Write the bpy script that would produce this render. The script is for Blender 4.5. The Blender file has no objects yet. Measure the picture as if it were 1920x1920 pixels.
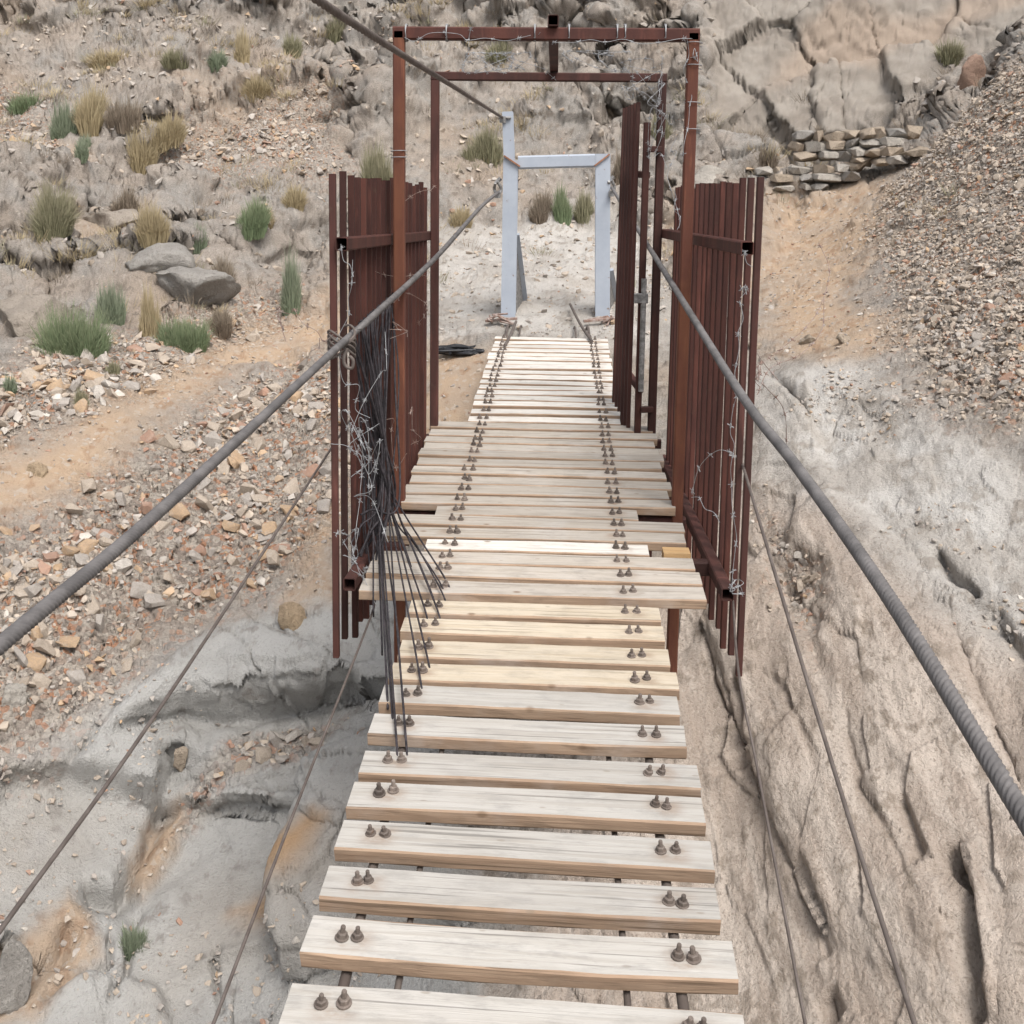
import bpy, bmesh, math, random
import numpy as np
from mathutils import Vector, Matrix
random.seed(7); RNG = np.random.default_rng(7)
scene = bpy.context.scene
COL = scene.collection
R = math.radians

# ------------------------------------------------------------------ camera
F, PX0, PY0 = 2000.0, 960.0, 640.0            # focal length and principal point, in photo pixels
CAM = np.array((0.08, 0.0, 1.60))
YAW, PITCH, ROLL = math.atan(82/F), math.atan(270/F), 0.013
MC = (Matrix.Rotation(YAW, 3, 'Z') @ Matrix.Rotation(R(90)-PITCH, 3, 'X') @ Matrix.Rotation(ROLL, 3, 'Z'))
MCN = np.array(MC)
cam = bpy.data.objects.new('camera', bpy.data.cameras.new('camera'))
COL.objects.link(cam)
cam.matrix_world = Matrix.Translation(CAM) @ MC.to_4x4()
cam.data.sensor_width = 36.0; cam.data.lens = F/1920*36; cam.data.shift_y = -(960-PY0)/1920
cam.data.clip_start = 0.05; cam.data.clip_end = 300
scene.camera = cam
scene.render.resolution_x = scene.render.resolution_y = 1024

def ray(px, py):
    return MCN @ np.array(((px-PX0)/F, -(py-PY0)/F, -1.0))
def U(px, py, Y):
    "world point seen at a photo pixel, on the plane y = Y"
    d = ray(px, py); return Vector(CAM + d*((Y-CAM[1])/d[1]))
def project(P):
    q = (P-CAM) @ MCN
    return PX0 + F*q[..., 0]/-q[..., 2], PY0 - F*q[..., 1]/-q[..., 2]

# ------------------------------------------------------------------ numpy noise
_perm = RNG.permutation(512)
_perm = np.concatenate([_perm % 256, _perm % 256, _perm % 256]).astype(np.int64)
_g = RNG.normal(size=(256, 3)); _g /= np.linalg.norm(_g, axis=1)[:, None]
def _h(i, j, k): return _perm[_perm[_perm[i & 255] + (j & 255)] + (k & 255)] & 255
def perlin(P):
    if len(P) > 50000: return np.concatenate([perlin(P[s:s+50000]) for s in range(0, len(P), 50000)])
    i = np.floor(P).astype(np.int64); f = P-i; u = f*f*f*(f*(f*6-15)+10)
    out = 0
    for dx in (0, 1):
        wx = u[:, 0] if dx else 1-u[:, 0]
        for dy in (0, 1):
            wy = u[:, 1] if dy else 1-u[:, 1]
            for dz in (0, 1):
                wz = u[:, 2] if dz else 1-u[:, 2]
                g = _g[_h(i[:, 0]+dx, i[:, 1]+dy, i[:, 2]+dz)]
                out = out + wx*wy*wz*(g[:, 0]*(f[:, 0]-dx)+g[:, 1]*(f[:, 1]-dy)+g[:, 2]*(f[:, 2]-dz))
    return out*1.6
def fbm(P, o=4, gain=.5):
    a, s, t = 1.0, 0, 0
    for n in range(o):
        s = s + a*perlin(P*(2.03**n)+n*17.3); t += a; a *= gain
    return s/t
def ridged(P, o=4, gain=.5):
    a, s, t = 1.0, 0, 0
    for n in range(o):
        s = s + a*(1-2*np.abs(perlin(P*(2.07**n)+n*11.1))); t += a; a *= gain
    return s/t
def worley(P):
    "F1, F2, cell id and offset from the cell's point"
    i = np.floor(P).astype(np.int64); n = len(P)
    F1 = np.full(n, 9.0); F2 = np.full(n, 9.0); cid = np.zeros(n, np.int64); off = np.zeros((n, 3))
    for dx in (-1, 0, 1):
        for dy in (-1, 0, 1):
            for dz in (-1, 0, 1):
                h = _h(i[:, 0]+dx, i[:, 1]+dy, i[:, 2]+dz)
                c = np.stack([i[:, 0]+dx+_rp[h, 0], i[:, 1]+dy+_rp[h, 1], i[:, 2]+dz+_rp[h, 2]], 1)
                d = P-c; r = np.sqrt((d*d).sum(1))
                m = r < F1
                F2 = np.where(m, F1, np.minimum(F2, r)); F1 = np.where(m, r, F1)
                cid = np.where(m, h, cid); off[m] = d[m]
    return F1, F2, cid, off
_rp = RNG.random((256, 3)); _rd = RNG.normal(size=(256, 3)); _rv = RNG.random(256)
def sstep(a, b, x):
    t = np.clip((x-a)/(b-a), 0, 1); return t*t*(3-2*t)

# ------------------------------------------------------------------ base relief: thin plate spline through surveyed points
CP = [  # photo pixel and distance along the bridge at which the ground is met there
 (300,1920,3.9),(0,1920,3.75),(-300,1920,3.7),(300,1700,4.3),(0,1700,4.1),(-300,1700,4.0),(500,1700,4.3),(300,1500,4.8),(0,1500,4.5),(600,1450,4.9),
 (600,1330,5.2),(600,1230,5.35),(300,1300,5.2),(500,1180,5.6),(0,1200,5.1),(-300,1200,4.9),(300,1050,6.0),(500,1000,6.35),(0,1000,5.8),(-300,1000,5.5),
 (560,850,7.2),(280,850,6.8),(0,850,6.4),(550,700,8.5),(280,700,8.0),(0,700,7.6),(-300,700,7.2),(550,600,9.7),(280,600,9.3),(0,600,8.9),
 (550,500,10.9),(0,500,10.2),(600,400,12.0),(300,400,11.7),(0,400,11.3),(-300,400,11),(600,300,13.0),(300,300,12.8),(0,300,12.5),
 (600,200,14.3),(300,200,14.0),(0,200,13.8),(600,100,15.8),(300,100,15.3),(0,100,15.2),(900,100,15.6),(900,0,17.2),(600,0,17.4),(300,0,17.0),(0,0,17.0),(-400,0,16.6),
 (900,200,14.1),(900,300,12.9),(1150,300,13.0),(1150,200,14.2),(1150,100,15.4),(1150,0,16.6),(0,-200,21),(600,-200,21.5),(1100,-200,20.5),
 (960,1900,3.8),(960,1600,4.35),(960,1300,5.15),(960,1000,6.3),(870,740,7.35),(1000,640,8.2),(1040,600,8.75),(940,595,8.75),(1135,595,8.75),(1040,500,10.4),(1040,410,12.1),(870,500,10.5),(870,600,8.9),
 (1200,700,7.7),(1200,560,9.4),(1230,420,11.9),
 (1450,1900,3.5),(1400,1600,4.1),(1450,1300,4.7),(1900,1900,3.1),(2200,1900,3.0),(1900,1500,3.75),(2200,1400,3.7),(1650,1500,3.95),(1650,1200,4.6),(1900,1200,4.35),(1450,1000,5.6),(1650,1000,5.25),(1900,1000,4.95),(2200,1000,4.7),
 (1450,800,6.7),(1700,780,6.2),(1900,700,6.1),(2200,600,6.0),(1450,600,8.5),(1650,600,7.6),(1700,480,8.7),(1500,480,10.0),(1900,400,8.2),(2200,250,7.9),(1500,390,11.4),(1700,330,10.6),(1600,350,11.2),(1800,215,10.4),(1900,135,9.9),(2200,0,9.6),
 (1400,330,12.4),(1480,290,12.9),(1550,0,14.4),(1550,140,13.8),(1700,120,13.7),(1700,0,14.3),(1900,60,13.3),(1900,0,13.6),(2200,-150,13.6),(1400,150,13.9),(1400,0,14.9),(1600,-160,15.4),(1900,-160,15.2),(2300,-260,15.4),(1300,-160,17.4),
]
cp = np.array([np.array(U(a, b, c)) for a, b, c in CP])
extra = np.array([(-4,1,-2.0),(0,1.2,-2.3),(4,1,-1.6),(-4,-4,-3.0),(4,-4,-2.5),(0,-6,-3.2),(-12,2,-1.5),(12,2,.5),(-14,8,.6),(14,8,3.5),(-14,16,4.2),(16,15,7),(-16,30,13),(0,32,14.5),(18,30,15),(-20,48,24),(0,50,26),(22,48,26)], float)
cp = np.vstack([cp, extra])
def _k(r2): return np.where(r2 > 1e-12, .5*r2*np.log(np.maximum(r2, 1e-12)), 0)
_n = len(cp); _d2 = ((cp[:, None, :2]-cp[None, :, :2])**2).sum(-1)
_A = np.zeros((_n+3, _n+3)); _A[:_n, :_n] = _k(_d2)+np.eye(_n)*0.02
_A[:_n, _n] = 1; _A[:_n, _n+1:] = cp[:, :2]; _A[_n:, :_n] = _A[:_n, _n:].T
_W = np.linalg.solve(_A, np.concatenate([cp[:, 2], np.zeros(3)]))
def ground(x, y):
    x = np.asarray(x, float).ravel(); y = np.asarray(y, float).ravel(); out = np.empty(len(x))
    for s in range(0, len(x), 60000):
        a, b = x[s:s+60000], y[s:s+60000]
        out[s:s+60000] = _k((a[:, None]-cp[None, :, 0])**2+(b[:, None]-cp[None, :, 1])**2) @ _W[:_n] + _W[_n]+_W[_n+1]*a+_W[_n+2]*b
    return out
def hit(px, py):
    "where the ground is met by a sight line"
    d = ray(px, py); t = np.geomspace(1.5, 60, 900); p = CAM+d*t[:, None]
    below = np.nonzero(p[:, 2] < ground(p[:, 0], p[:, 1]))[0]
    i = below[0] if len(below) else len(t)-1
    return p[i]

# ------------------------------------------------------------------ terrain grid: columns fan out from under the bridge, rows packed where the slope is steep
az_in = np.arctan((np.linspace(-80, 2000, 1040)-PX0)/F)
az = np.concatenate([np.linspace(-R(85), az_in[0], 60, endpoint=False), az_in, np.linspace(az_in[-1], R(85), 61)[1:]])
NC, NR, NF = len(az), 880, 420
rf = np.geomspace(1.0, 52, NF)
ang = az-YAW
gx = CAM[0]+np.sin(ang)[:, None]*rf[None]; gy = np.cos(ang)[:, None]*rf[None]
sub = np.unique(np.r_[np.arange(0, NC, 4), NC-1])
gs = ground(gx[sub], gy[sub]).reshape(len(sub), NF)
gz = np.stack([np.interp(np.arange(NC), sub, gs[:, j]) for j in range(NF)], 1)
el = np.arctan2(gz-CAM[2], rf[None])
m = np.zeros((NC, NF)); m[:, 1:] = np.abs(np.diff(el, axis=1))*1.0*np.where((el[:, 1:] < R(17)), 1, .25)+np.diff(np.log(rf))[None]*.09
m = np.cumsum(m, 1)
ker = np.ones(25)/25
m = np.stack([np.convolve(np.pad(m[:, j], 12, mode='edge'), ker, 'valid') for j in range(NF)], 1)
rr = np.empty((NC, NR)); zz = np.empty((NC, NR))
for c in range(NC):
    rr[c] = np.interp(np.linspace(0, m[c, -1], NR), m[c], rf); zz[c] = np.interp(rr[c], rf, gz[c])
B = np.stack([CAM[0]+np.sin(ang)[:, None]*rr, np.cos(ang)[:, None]*rr, zz], -1)
def grid_normals(B):
    n = np.cross(np.gradient(B, axis=0), np.gradient(B, axis=1)); n /= np.linalg.norm(n, axis=-1)[..., None]+1e-12
    return n*np.where(n[..., 2:] < 0, -1, 1)
N = grid_normals(B).reshape(-1, 3); P = B.reshape(-1, 3)
dist = np.hypot(P[:, 0]-CAM[0], P[:, 1])

# patches of ground, outlined where they lie in the world
wob = fbm(P*1.3, 4); wob2 = fbm(P*4.1+9, 3)
def patch(pts, soft=.035, rough=.16):
    Q = np.array([hit(*p)[:2] for p in pts]); n = len(Q)
    # angular metric round the bridge end keeps the outline's softness in proportion to distance
    x, y = P[:, 0], P[:, 1]; dmin = np.full(len(P), 1e9); inside = np.zeros(len(P), bool)
    for i in range(n):
        a, b = Q[i], Q[(i+1) % n]; e = b-a; L = max((e*e).sum(), 1e-9)
        t = np.clip(((x-a[0])*e[0]+(y-a[1])*e[1])/L, 0, 1)
        dmin = np.minimum(dmin, np.hypot(x-a[0]-t*e[0], y-a[1]-t*e[1]))
        cr = ((a[1] > y) != (b[1] > y)) & (x < (b[0]-a[0])*(y-a[1])/((b[1]-a[1]) if abs(b[1]-a[1]) > 1e-9 else 1e-9)+a[0])
        inside ^= cr
    s = np.where(inside, dmin, -dmin)/np.maximum(dist, 2)
    return sstep(-soft, soft, s+(wob*.6+wob2*.4)*rough*.35)
def crease(pts):
    "distance to a line on the ground, signed (positive on its left), and the share of the way along it"
    Q = np.array([hit(*p)[:2] for p in pts]); x, y = P[:, 0]+wob2*.03, P[:, 1]+wob*.03
    best = np.full(len(P), 1e9); sg = np.zeros(len(P)); al = np.zeros(len(P)); n = len(Q)-1
    for i in range(n):
        a, b = Q[i], Q[i+1]; e = b-a; L = (e*e).sum(); t0 = ((x-a[0])*e[0]+(y-a[1])*e[1])/L; t = np.clip(t0, 0, 1)
        d = np.hypot(x-a[0]-t*e[0], y-a[1]-t*e[1]); c = e[0]*(y-a[1])-e[1]*(x-a[0]); mk = d < best
        best = np.where(mk, d, best); sg = np.where(mk, np.sign(c), sg); al = np.where(mk, (i+t)/n, al)
    return best, sg, al

soil = np.maximum.reduce([
 patch([(-60,900),(120,800),(260,735),(420,650),(560,590),(650,560),(650,640),(560,680),(420,715),(300,790),(230,850),(120,930),(-60,1010)]),
 patch([(1420,420),(1500,385),(1640,345),(1720,335),(1640,400),(1650,480),(1600,560),(1690,630),(1620,670),(1440,670),(1420,560)]),
 patch([(790,660),(935,660),(905,830),(780,830)], .02), patch([(560,1010),(640,940),(640,1120),(540,1140)], .02)*.8,
 patch([(40,1760),(130,1650),(185,1690),(200,1790),(60,1920),(-40,1930)], .012, .08)*.8, patch([(250,1600),(290,1520),(330,1500),(320,1560),(270,1650)], .01, .06)*.9,
 patch([(120,260),(190,330),(150,380),(40,360)], .02)*.6, patch([(330,150),(560,120),(640,200),(520,240),(380,230)], .03)*.35, patch([(150,420),(300,430),(280,480),(120,470)], .02)*.55,
 patch([(1240,420),(1330,400),(1330,480),(1240,500)], .02)*.5])
scree = np.maximum.reduce([
 patch([(-80,1010),(120,950),(260,860),(420,740),(560,690),(640,690),(640,920),(600,1060),(450,1150),(330,1210),(200,1290),(80,1390),(-80,1490)]),
 patch([(-60,730),(100,640),(300,640),(520,560),(570,590),(400,650),(250,740),(100,800),(-60,870)]),
 patch([(1650,380),(1760,250),(1930,120),(2100,40),(2100,800),(1900,800),(1800,790),(1720,740),(1680,600),(1650,480)]),
 patch([(230,330),(330,220),(520,170),(620,180),(620,330),(480,330),(330,350)], .03)*.8, patch([(-60,180),(80,200),(110,280),(-60,330)], .02)*.7,
 patch([(1440,960),(1560,1090),(1560,1300),(1440,1140)], .02)*.6, patch([(420,1380),(640,1330),(600,1400),(400,1480),(300,1560)], .01, .06)*.75])
slab = patch([(-100,1490),(80,1395),(200,1295),(330,1215),(460,1155),(640,1080),(820,1080),(900,2100),(-150,2100)], .02)*(1-.9*soil)
pale = np.maximum(patch([(1420,690),(1640,690),(1720,760),(1850,850),(1950,900),(1950,1230),(1760,1130),(1560,960),(1420,860)], .05),
 patch([(820,430),(960,400),(1110,400),(1240,440),(1240,650),(830,650)], .03)*.8)
tan = patch([(1150,1150),(1420,900),(1560,900),(1760,1130),(2100,1230),(2300,2100),(900,2100)], .04)
cliff = patch([(1330,-200),(1330,60),(1340,300),(1480,300),(1560,270),(1680,215),(1800,130),(1930,80),(2200,-60),(2200,-300)], .01, .04)
stain = patch([(430,1700),(520,1630),(610,1580),(640,1590),(600,1660),(500,1720)], .015, .08)*.9
near = sstep(9.5, 7.5, P[:, 1])
ramp = patch([(820,430),(960,400),(1110,400),(1240,440),(1240,650),(830,650)], .03)
hill = np.clip(1-soil-scree*.75-.85*ramp, 0, 1)*(1-near)

# relief, first stage: the large forms, pushed out along the base normal
D = np.zeros(len(P))
warp = np.stack([fbm(P*.8+3, 3), fbm(P*.8+31, 3), fbm(P*.8+77, 3)], 1)
dip = np.array(Matrix.Rotation(R(-14), 3, 'Y') @ Matrix.Rotation(R(12), 3, 'X'))
lie = np.array(Matrix.Rotation(R(9), 3, 'Y') @ Matrix.Rotation(R(-6), 3, 'X'))
def blocks(S, tilt, off, crack, cw=.07, on=None):
    "tilted, set-back rock faces parted by cracks (only worked out where `on`)"
    out = np.zeros(len(S)); ix = np.arange(len(S)) if on is None else np.nonzero(on > .004)[0]
    for s in range(0, len(ix), 60000):
        j = ix[s:s+60000]; F1, F2, cid, o = worley(S[j])
        out[j] = (o*_rd[cid]).sum(1)*tilt + (_rv[cid]-.5)*off - crack*sstep(cw, 0, F2-F1)
    return out
dr = np.array(hit(1740, 1880))-np.array(hit(1500, 1260)); dr /= np.linalg.norm(dr)
sd = np.cross(dr, (0, 0, 1)); sd /= np.linalg.norm(sd); ud = np.cross(sd, dr)
def along(P): return np.stack([P @ sd, P @ dr, P @ ud], 1)      # the grain of the right-hand rock
hf = np.clip((dist-6)/9, .35, 1.2)
bed = sstep(-.28, .02, fbm(P*np.array((.30, .30, .45))+np.array((5.2, 1.7, 3.3)), 3)+.35*sstep(15, 18, P[:, 1]))
lay = (P @ lie.T)[:, 2]*1.55+warp[:, 0]*.7+fbm(P*.9+60, 3)*.45; fr_ = lay-np.floor(lay)
ledge = fr_**1.4*sstep(1.0, .78, fr_)*(.3+1.1*_rv[np.floor(lay).astype(int) & 255])*sstep(-.25, .25, fbm(P*.5+90, 3))
Q = (P+warp*.35) @ dip.T
sr = np.array(hit(520, 150))-np.array(hit(200, 330)); sr /= np.linalg.norm(sr); st_ = np.cross(sr, (0, 0, 1)); st_ /= np.linalg.norm(st_); su = np.cross(st_, sr)
def strike(P): return np.stack([P @ st_, P @ sr, P @ su], 1)    # the run of the outcrops on the left
def pillows(S, crack=0.0, cw=.06, on=None):
    "rounded, half buried outcrops"
    out = np.zeros(len(S)); ix = np.arange(len(S)) if on is None else np.nonzero(on > .004)[0]
    for s in range(0, len(ix), 60000):
        j = ix[s:s+60000]; F1, F2, cid, o = worley(S[j]); e = np.clip(F2-F1, 0, 1)
        out[j] = (1-np.exp(-e*3.2))*(.35+.9*_rv[cid])+(o*_rd[cid]).sum(1)*.22-crack*sstep(cw, 0, e)
    return out
def facets(S, tilt, off, crack, cw=.06, on=None, soft=7.):
    "angular blocks with worn edges"
    out = np.zeros(len(S)); ix = np.arange(len(S)) if on is None else np.nonzero(on > .004)[0]
    for s in range(0, len(ix), 60000):
        j = ix[s:s+60000]; F1, F2, cid, o = worley(S[j]); e = np.clip(F2-F1, 0, 1); w = 1-np.exp(-e*soft)
        out[j] = w*((o*_rd[cid]).sum(1)*tilt+(_rv[cid]-.3)*off)-crack*sstep(cw, 0, e)
    return out
Sk = strike(P+warp*.22)
D += hill*(1-cliff)*hf*(bed*(pillows(Sk*np.array((.75, .34, .9)), .06, .05, hill*(1-cliff))*.42+facets(Q*np.array((.52, .45, .8)), .34, .55, .06, .05, hill*(1-cliff), 9.)*.85+ledge*.48)+(1-bed)*fbm(P*1.1, 3)*.12+fbm(strike(P)*np.array((.45, .22, .5))+4, 3)*.55)
sl = near*slab*(1-.6*scree); tn = near*np.maximum(tan, pale)*(1-scree)
D += sl*(facets((P+warp*.12+fbm(P*3.1+5, 3)[:, None]*.04)*np.array((.8, 1.0, 1.2)), .10, .26, 0, .02, sl, 38.)+fbm(P*1.3, 3)*.012)
S = along(P)
D += tn*(ridged((S+warp*.12)*np.array((2.0, .45, 1.2)), 3)*.02+facets((S+warp*.05)*np.array((1.5, .42, .9)), .06, .09, 0, .025, tn, 12.)+fbm(S*np.array((2.2, 1.0, 1.8)), 3)*.05)
D += near*scree*fbm(P*2.2, 3)*.07
# ledges and clefts seen in the photo
def trough(pts, depth, width, rise=0, taper=.12, side=0):
    global D
    d, sg, al = crease(pts); tp = sstep(0, taper, al)*sstep(1, 1-taper, al)
    w = width*(1+.9*wob2+.4*wob); w = np.maximum(w, width*.3)
    low = np.exp(-(d/w)**2)
    if side: low = np.where(sg*side > 0, np.exp(-(d/w)**1.2), np.exp(-(d/(w*.4))**2))
    D = D - depth*tp*low
    if rise: D = D + rise*tp*np.where(sg*side < 0, np.exp(-(d/(width*2.5))**1.5)*(1-np.exp(-(d/(.2*width))**2)), 0)
trough([(90,1440),(200,1390),(340,1345),(470,1330),(600,1312),(720,1290),(860,1270),(960,1260)], .24, .13, .14, .45, -1)
trough([(335,1395),(322,1450),(290,1530),(262,1600),(225,1660),(150,1640)], .15, .11, .05, .1, 1)
trough([(1795,1590),(1815,1680),(1835,1800),(1850,1930)], .17, .04, .03, .08, -1)
trough([(1750,1030),(1790,1080),(1840,1130)], .08, .04, 0, .1, -1)
trough([(1390,1290),(1410,1350),(1400,1420)], .05, .04, 0, .2, -1)
trough([(1870,1150),(1900,1200),(1935,1260)], .06, .04, 0, .1, -1)
trough([(1440,1050),(1470,1110),(1500,1150)], .07, .06)
trough([(590,140),(430,205),(335,262),(250,320),(170,345)], .40, .40, 0, .2)
trough([(0,520),(80,540),(190,515),(300,530),(420,500)], .20, .10, .12, .1, -1)
trough([(215,505),(300,450),(420,420)], .16, .10, .1, .15, -1)
# the blocks of the cliff: each face keeps its own set-back and lean
CB = [(1350,40),(1350,190),(1425,245),(1440,110),(1500,205),(1555,60),(1548,200),(1600,195),(1710,30),(1730,170),(1890,30),(1840,90),(1450,-20),(1640,-110),(1800,-110),(1500,-130)]
cs = np.array([np.array(hit(*c)) for c in CB]); crn = np.random.default_rng(23)
ct = crn.normal(size=(len(CB), 3))*.08; co = crn.random(len(CB))*.2-.08
ct[5] = (0, 0, .22); co[5] = .05; ct[2] = (-.1, 0, .5); co[2] = -.22; ct[9] = (.05, 0, -.25); co[9] = .30; co[8] = -.05; co[6] = .15; co[7] = .1
ci = np.nonzero(cliff > .01)[0]; pc = P[ci]+warp[ci]*.16+np.stack([wob2, wob2*0, wob2], 1)[ci]*.05
dd = np.sqrt((((pc[:, None]-cs[None])*np.array((1., .5, 1.)))**2).sum(-1)); od = np.argsort(dd, 1)[:, :2]
f1 = np.take_along_axis(dd, od[:, :1], 1)[:, 0]; f2 = np.take_along_axis(dd, od[:, 1:], 1)[:, 0]; k = od[:, 0]
k2 = od[:, 1]; w1 = .5+.5*sstep(0, .07, f2-f1)
D[ci] += cliff[ci]*(w1*(((pc-cs[k])*ct[k]).sum(1)+co[k])+(1-w1)*(((pc-cs[k2])*ct[k2]).sum(1)+co[k2])-.08*sstep(.045, 0, f2-f1))
V1 = (P+N*D[:, None]).reshape(NC, NR, 3)
# spread the rows of every column evenly over the relief just made, so that steep faces are not stretched
ch = np.stack([a.reshape(NC, NR) for a in (soil, scree, slab, pale, tan, cliff, stain, near, hill, bed)], -1)
rad = np.hypot(V1[..., 0]-CAM[0], V1[..., 1]); elv = np.arctan2(V1[..., 2]-CAM[2], rad)
stp = np.zeros((NC, NR)); dv = np.linalg.norm(np.diff(V1, axis=1), axis=-1)/np.maximum(rad[:, 1:], 1)
stp[:, 1:] = (.6*np.abs(np.diff(elv, axis=1))+.4*np.minimum(dv, .02))*np.where(elv[:, 1:] < R(14), 1, .25)+1e-6
cum = np.cumsum(stp, 1); ker2 = np.hanning(75); ker2 /= ker2.sum()
cum = np.apply_along_axis(lambda a: np.convolve(np.pad(a, 37, mode='edge'), ker2, 'valid'), 0, cum)
base_i = np.arange(NR); V2 = np.empty_like(V1); ch2 = np.empty_like(ch)
for c in range(NC):
    q = np.interp(np.linspace(cum[c, 0], cum[c, -1], NR), cum[c], base_i); i0 = np.minimum(q.astype(int), NR-2); t = (q-i0)[:, None]
    V2[c] = V1[c, i0]*(1-t)+V1[c, i0+1]*t; ch2[c] = ch[c, i0]*(1-t)+ch[c, i0+1]*t
P = V2.reshape(-1, 3); N = grid_normals(V2).reshape(-1, 3); dist = np.hypot(P[:, 0]-CAM[0], P[:, 1])
soil, scree, slab, pale, tan, cliff, stain, near, hill, bed = [np.ascontiguousarray(a) for a in ch2.reshape(-1, 10).T]
# second stage: broken faces, cracks and grain, worked out on the relief itself
warp = np.stack([fbm(P*.8+3, 3), fbm(P*.8+31, 3), fbm(P*.8+77, 3)], 1)
Q = (P+warp*.35) @ dip.T; S = along(P); D = np.zeros(len(P)); hf = np.clip((dist-6)/9, .35, 1.2)
sl = near*slab*(1-.6*scree); tn = near*np.maximum(tan, pale)*(1-scree)
Sk = strike(P+warp*.18); midb = pillows(Sk*np.array((1.9, 1.2, 2.2))+5, .05, .05, np.maximum(hill, cliff)+.3*(1-soil)); smb = blocks(Q*np.array((5., 5., 6.))+11, .02, .025, .016, .07)
rid = ridged(Q*np.array((1.3, 1.3, 2.2)), 5); broken = sstep(-.3, .3, fbm(P*.7+21, 3))
D += hill*(1-cliff)*hf*(midb*.13*(.3+.7*bed)*(.35+.65*broken)+facets(Q*np.array((1.7, 1.5, 2.6))+31, .15, .20, .04, .04, hill*(1-cliff), 14.)*(.3+.7*bed)*(.4+.6*broken)+facets(Q*np.array((3.6, 3.2, 5.0))+71, .06, .085, .025, .05, hill*(1-cliff), 14.)*(.35+.65*broken)+smb*.9*(.4+.6*broken)+rid*.02+fbm(P*5, 3)*.03)
D += cliff*(midb*.06*broken+smb*.8*broken+rid*.025+fbm(P*4, 3)*.03)
D += (1-hill)*(1-cliff)*(1-near)*(fbm(P*2.2, 4)*.05+smb*.25)
D += near*soil*(fbm(P*3, 4)*.03+fbm(P*14, 3)*.008)
D += near*scree*(blocks(P*9., .012, .02, .012, .1, near*scree)+blocks(P*22.+3, .006, .008, .004, .07, near*scree))
cr1 = blocks((P+warp*.22+fbm(P*5, 3)[:, None]*.03)*np.array((.75, 1.0, 1.6))+2, 0, 0, 1, .012, sl)*broken
D += sl*(cr1*.05+facets((P+fbm(P*6, 3)[:, None]*.04)*np.array((4.5, 5., 6.))+17, .018, .02, .004, .02, sl, 40.)*broken+fbm(P*22, 3)*.003+facets((P+warp*.1+fbm(P*7, 3)[:, None]*.03)*np.array((2.0, 2.4, 3))+4, .02, .045, .010, .015, sl, 40.)*broken+fbm(P*7, 4)*.004+fbm(P*45, 3)*.003)
gash = sstep(.30, .52, fbm((S+warp*.04)*np.array((5.5, 1.1, 4))+51, 3))
chip = blocks((S+warp*.06)*np.array((5., 2.2, 4.))+8, .035, .03, .0, .05, tn)
D += tn*(ridged((S+warp*.05)*np.array((7., 1.7, 5)), 3)*.012-gash*.013+chip*.45+fbm(S*np.array((14, 7, 12)), 3)*.010+fbm(P*40, 3)*.005)
oth = near*np.clip(1-soil-scree-slab-np.maximum(tan, pale), 0, 1)
D += oth*(smb*.6+fbm(P*3, 4)*.05)
P0_, wob, wob2 = P, fbm(P*1.3, 4), fbm(P*4.1+9, 3)
trough([(20,1790),(60,1840),(110,1800),(140,1720)], .09, .05)
trough([(70,1890),(150,1840),(200,1790),(205,1700)], .05, .02)
trough([(265,1640),(245,1700),(240,1780),(225,1850),(205,1920)], .05, .02)
trough([(410,1750),(400,1820),(415,1900)], .04, .018)
trough([(1485,1640),(1510,1710),(1535,1760),(1550,1810)], .03, .03, 0, .1, -1)
trough([(1330,1465),(1400,1440),(1480,1405)], .03, .02)
trough([(1570,1350),(1610,1480),(1660,1600),(1720,1740)], .02, .025, 0, .2, -1)
trough([(1690,1520),(1710,1590),(1730,1640)], .05, .03, 0, .1, -1)
trough([(1540,1870),(1560,1930)], .07, .03)
f3_ = .5+.75*fbm(P*9+29, 3, .5)
D += np.clip(f3_-.5, -.5, .5)*(.028*(1-soil*.7)*(1-.75*near*slab)*np.clip(dist/8, .45, 1.3))
V = P+N*D[:, None]
f1_ = np.clip(.5+.5*fbm(V*.55+2, 3), 0, 1); f2_ = np.clip(.5+.6*fbm(V*2.3+13, 5, .62), 0, 1); f3_ = np.clip(.5+.75*fbm(V*9+29, 5, .68), 0, 1)
f4_ = np.clip(.5+.75*fbm((along(V)+warp*.08)*np.array((5.2, 1.2, 3.5))+7, 5, .65), 0, 1)
NV = grid_normals(V.reshape(NC, NR, 3)).reshape(-1, 3)

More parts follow.
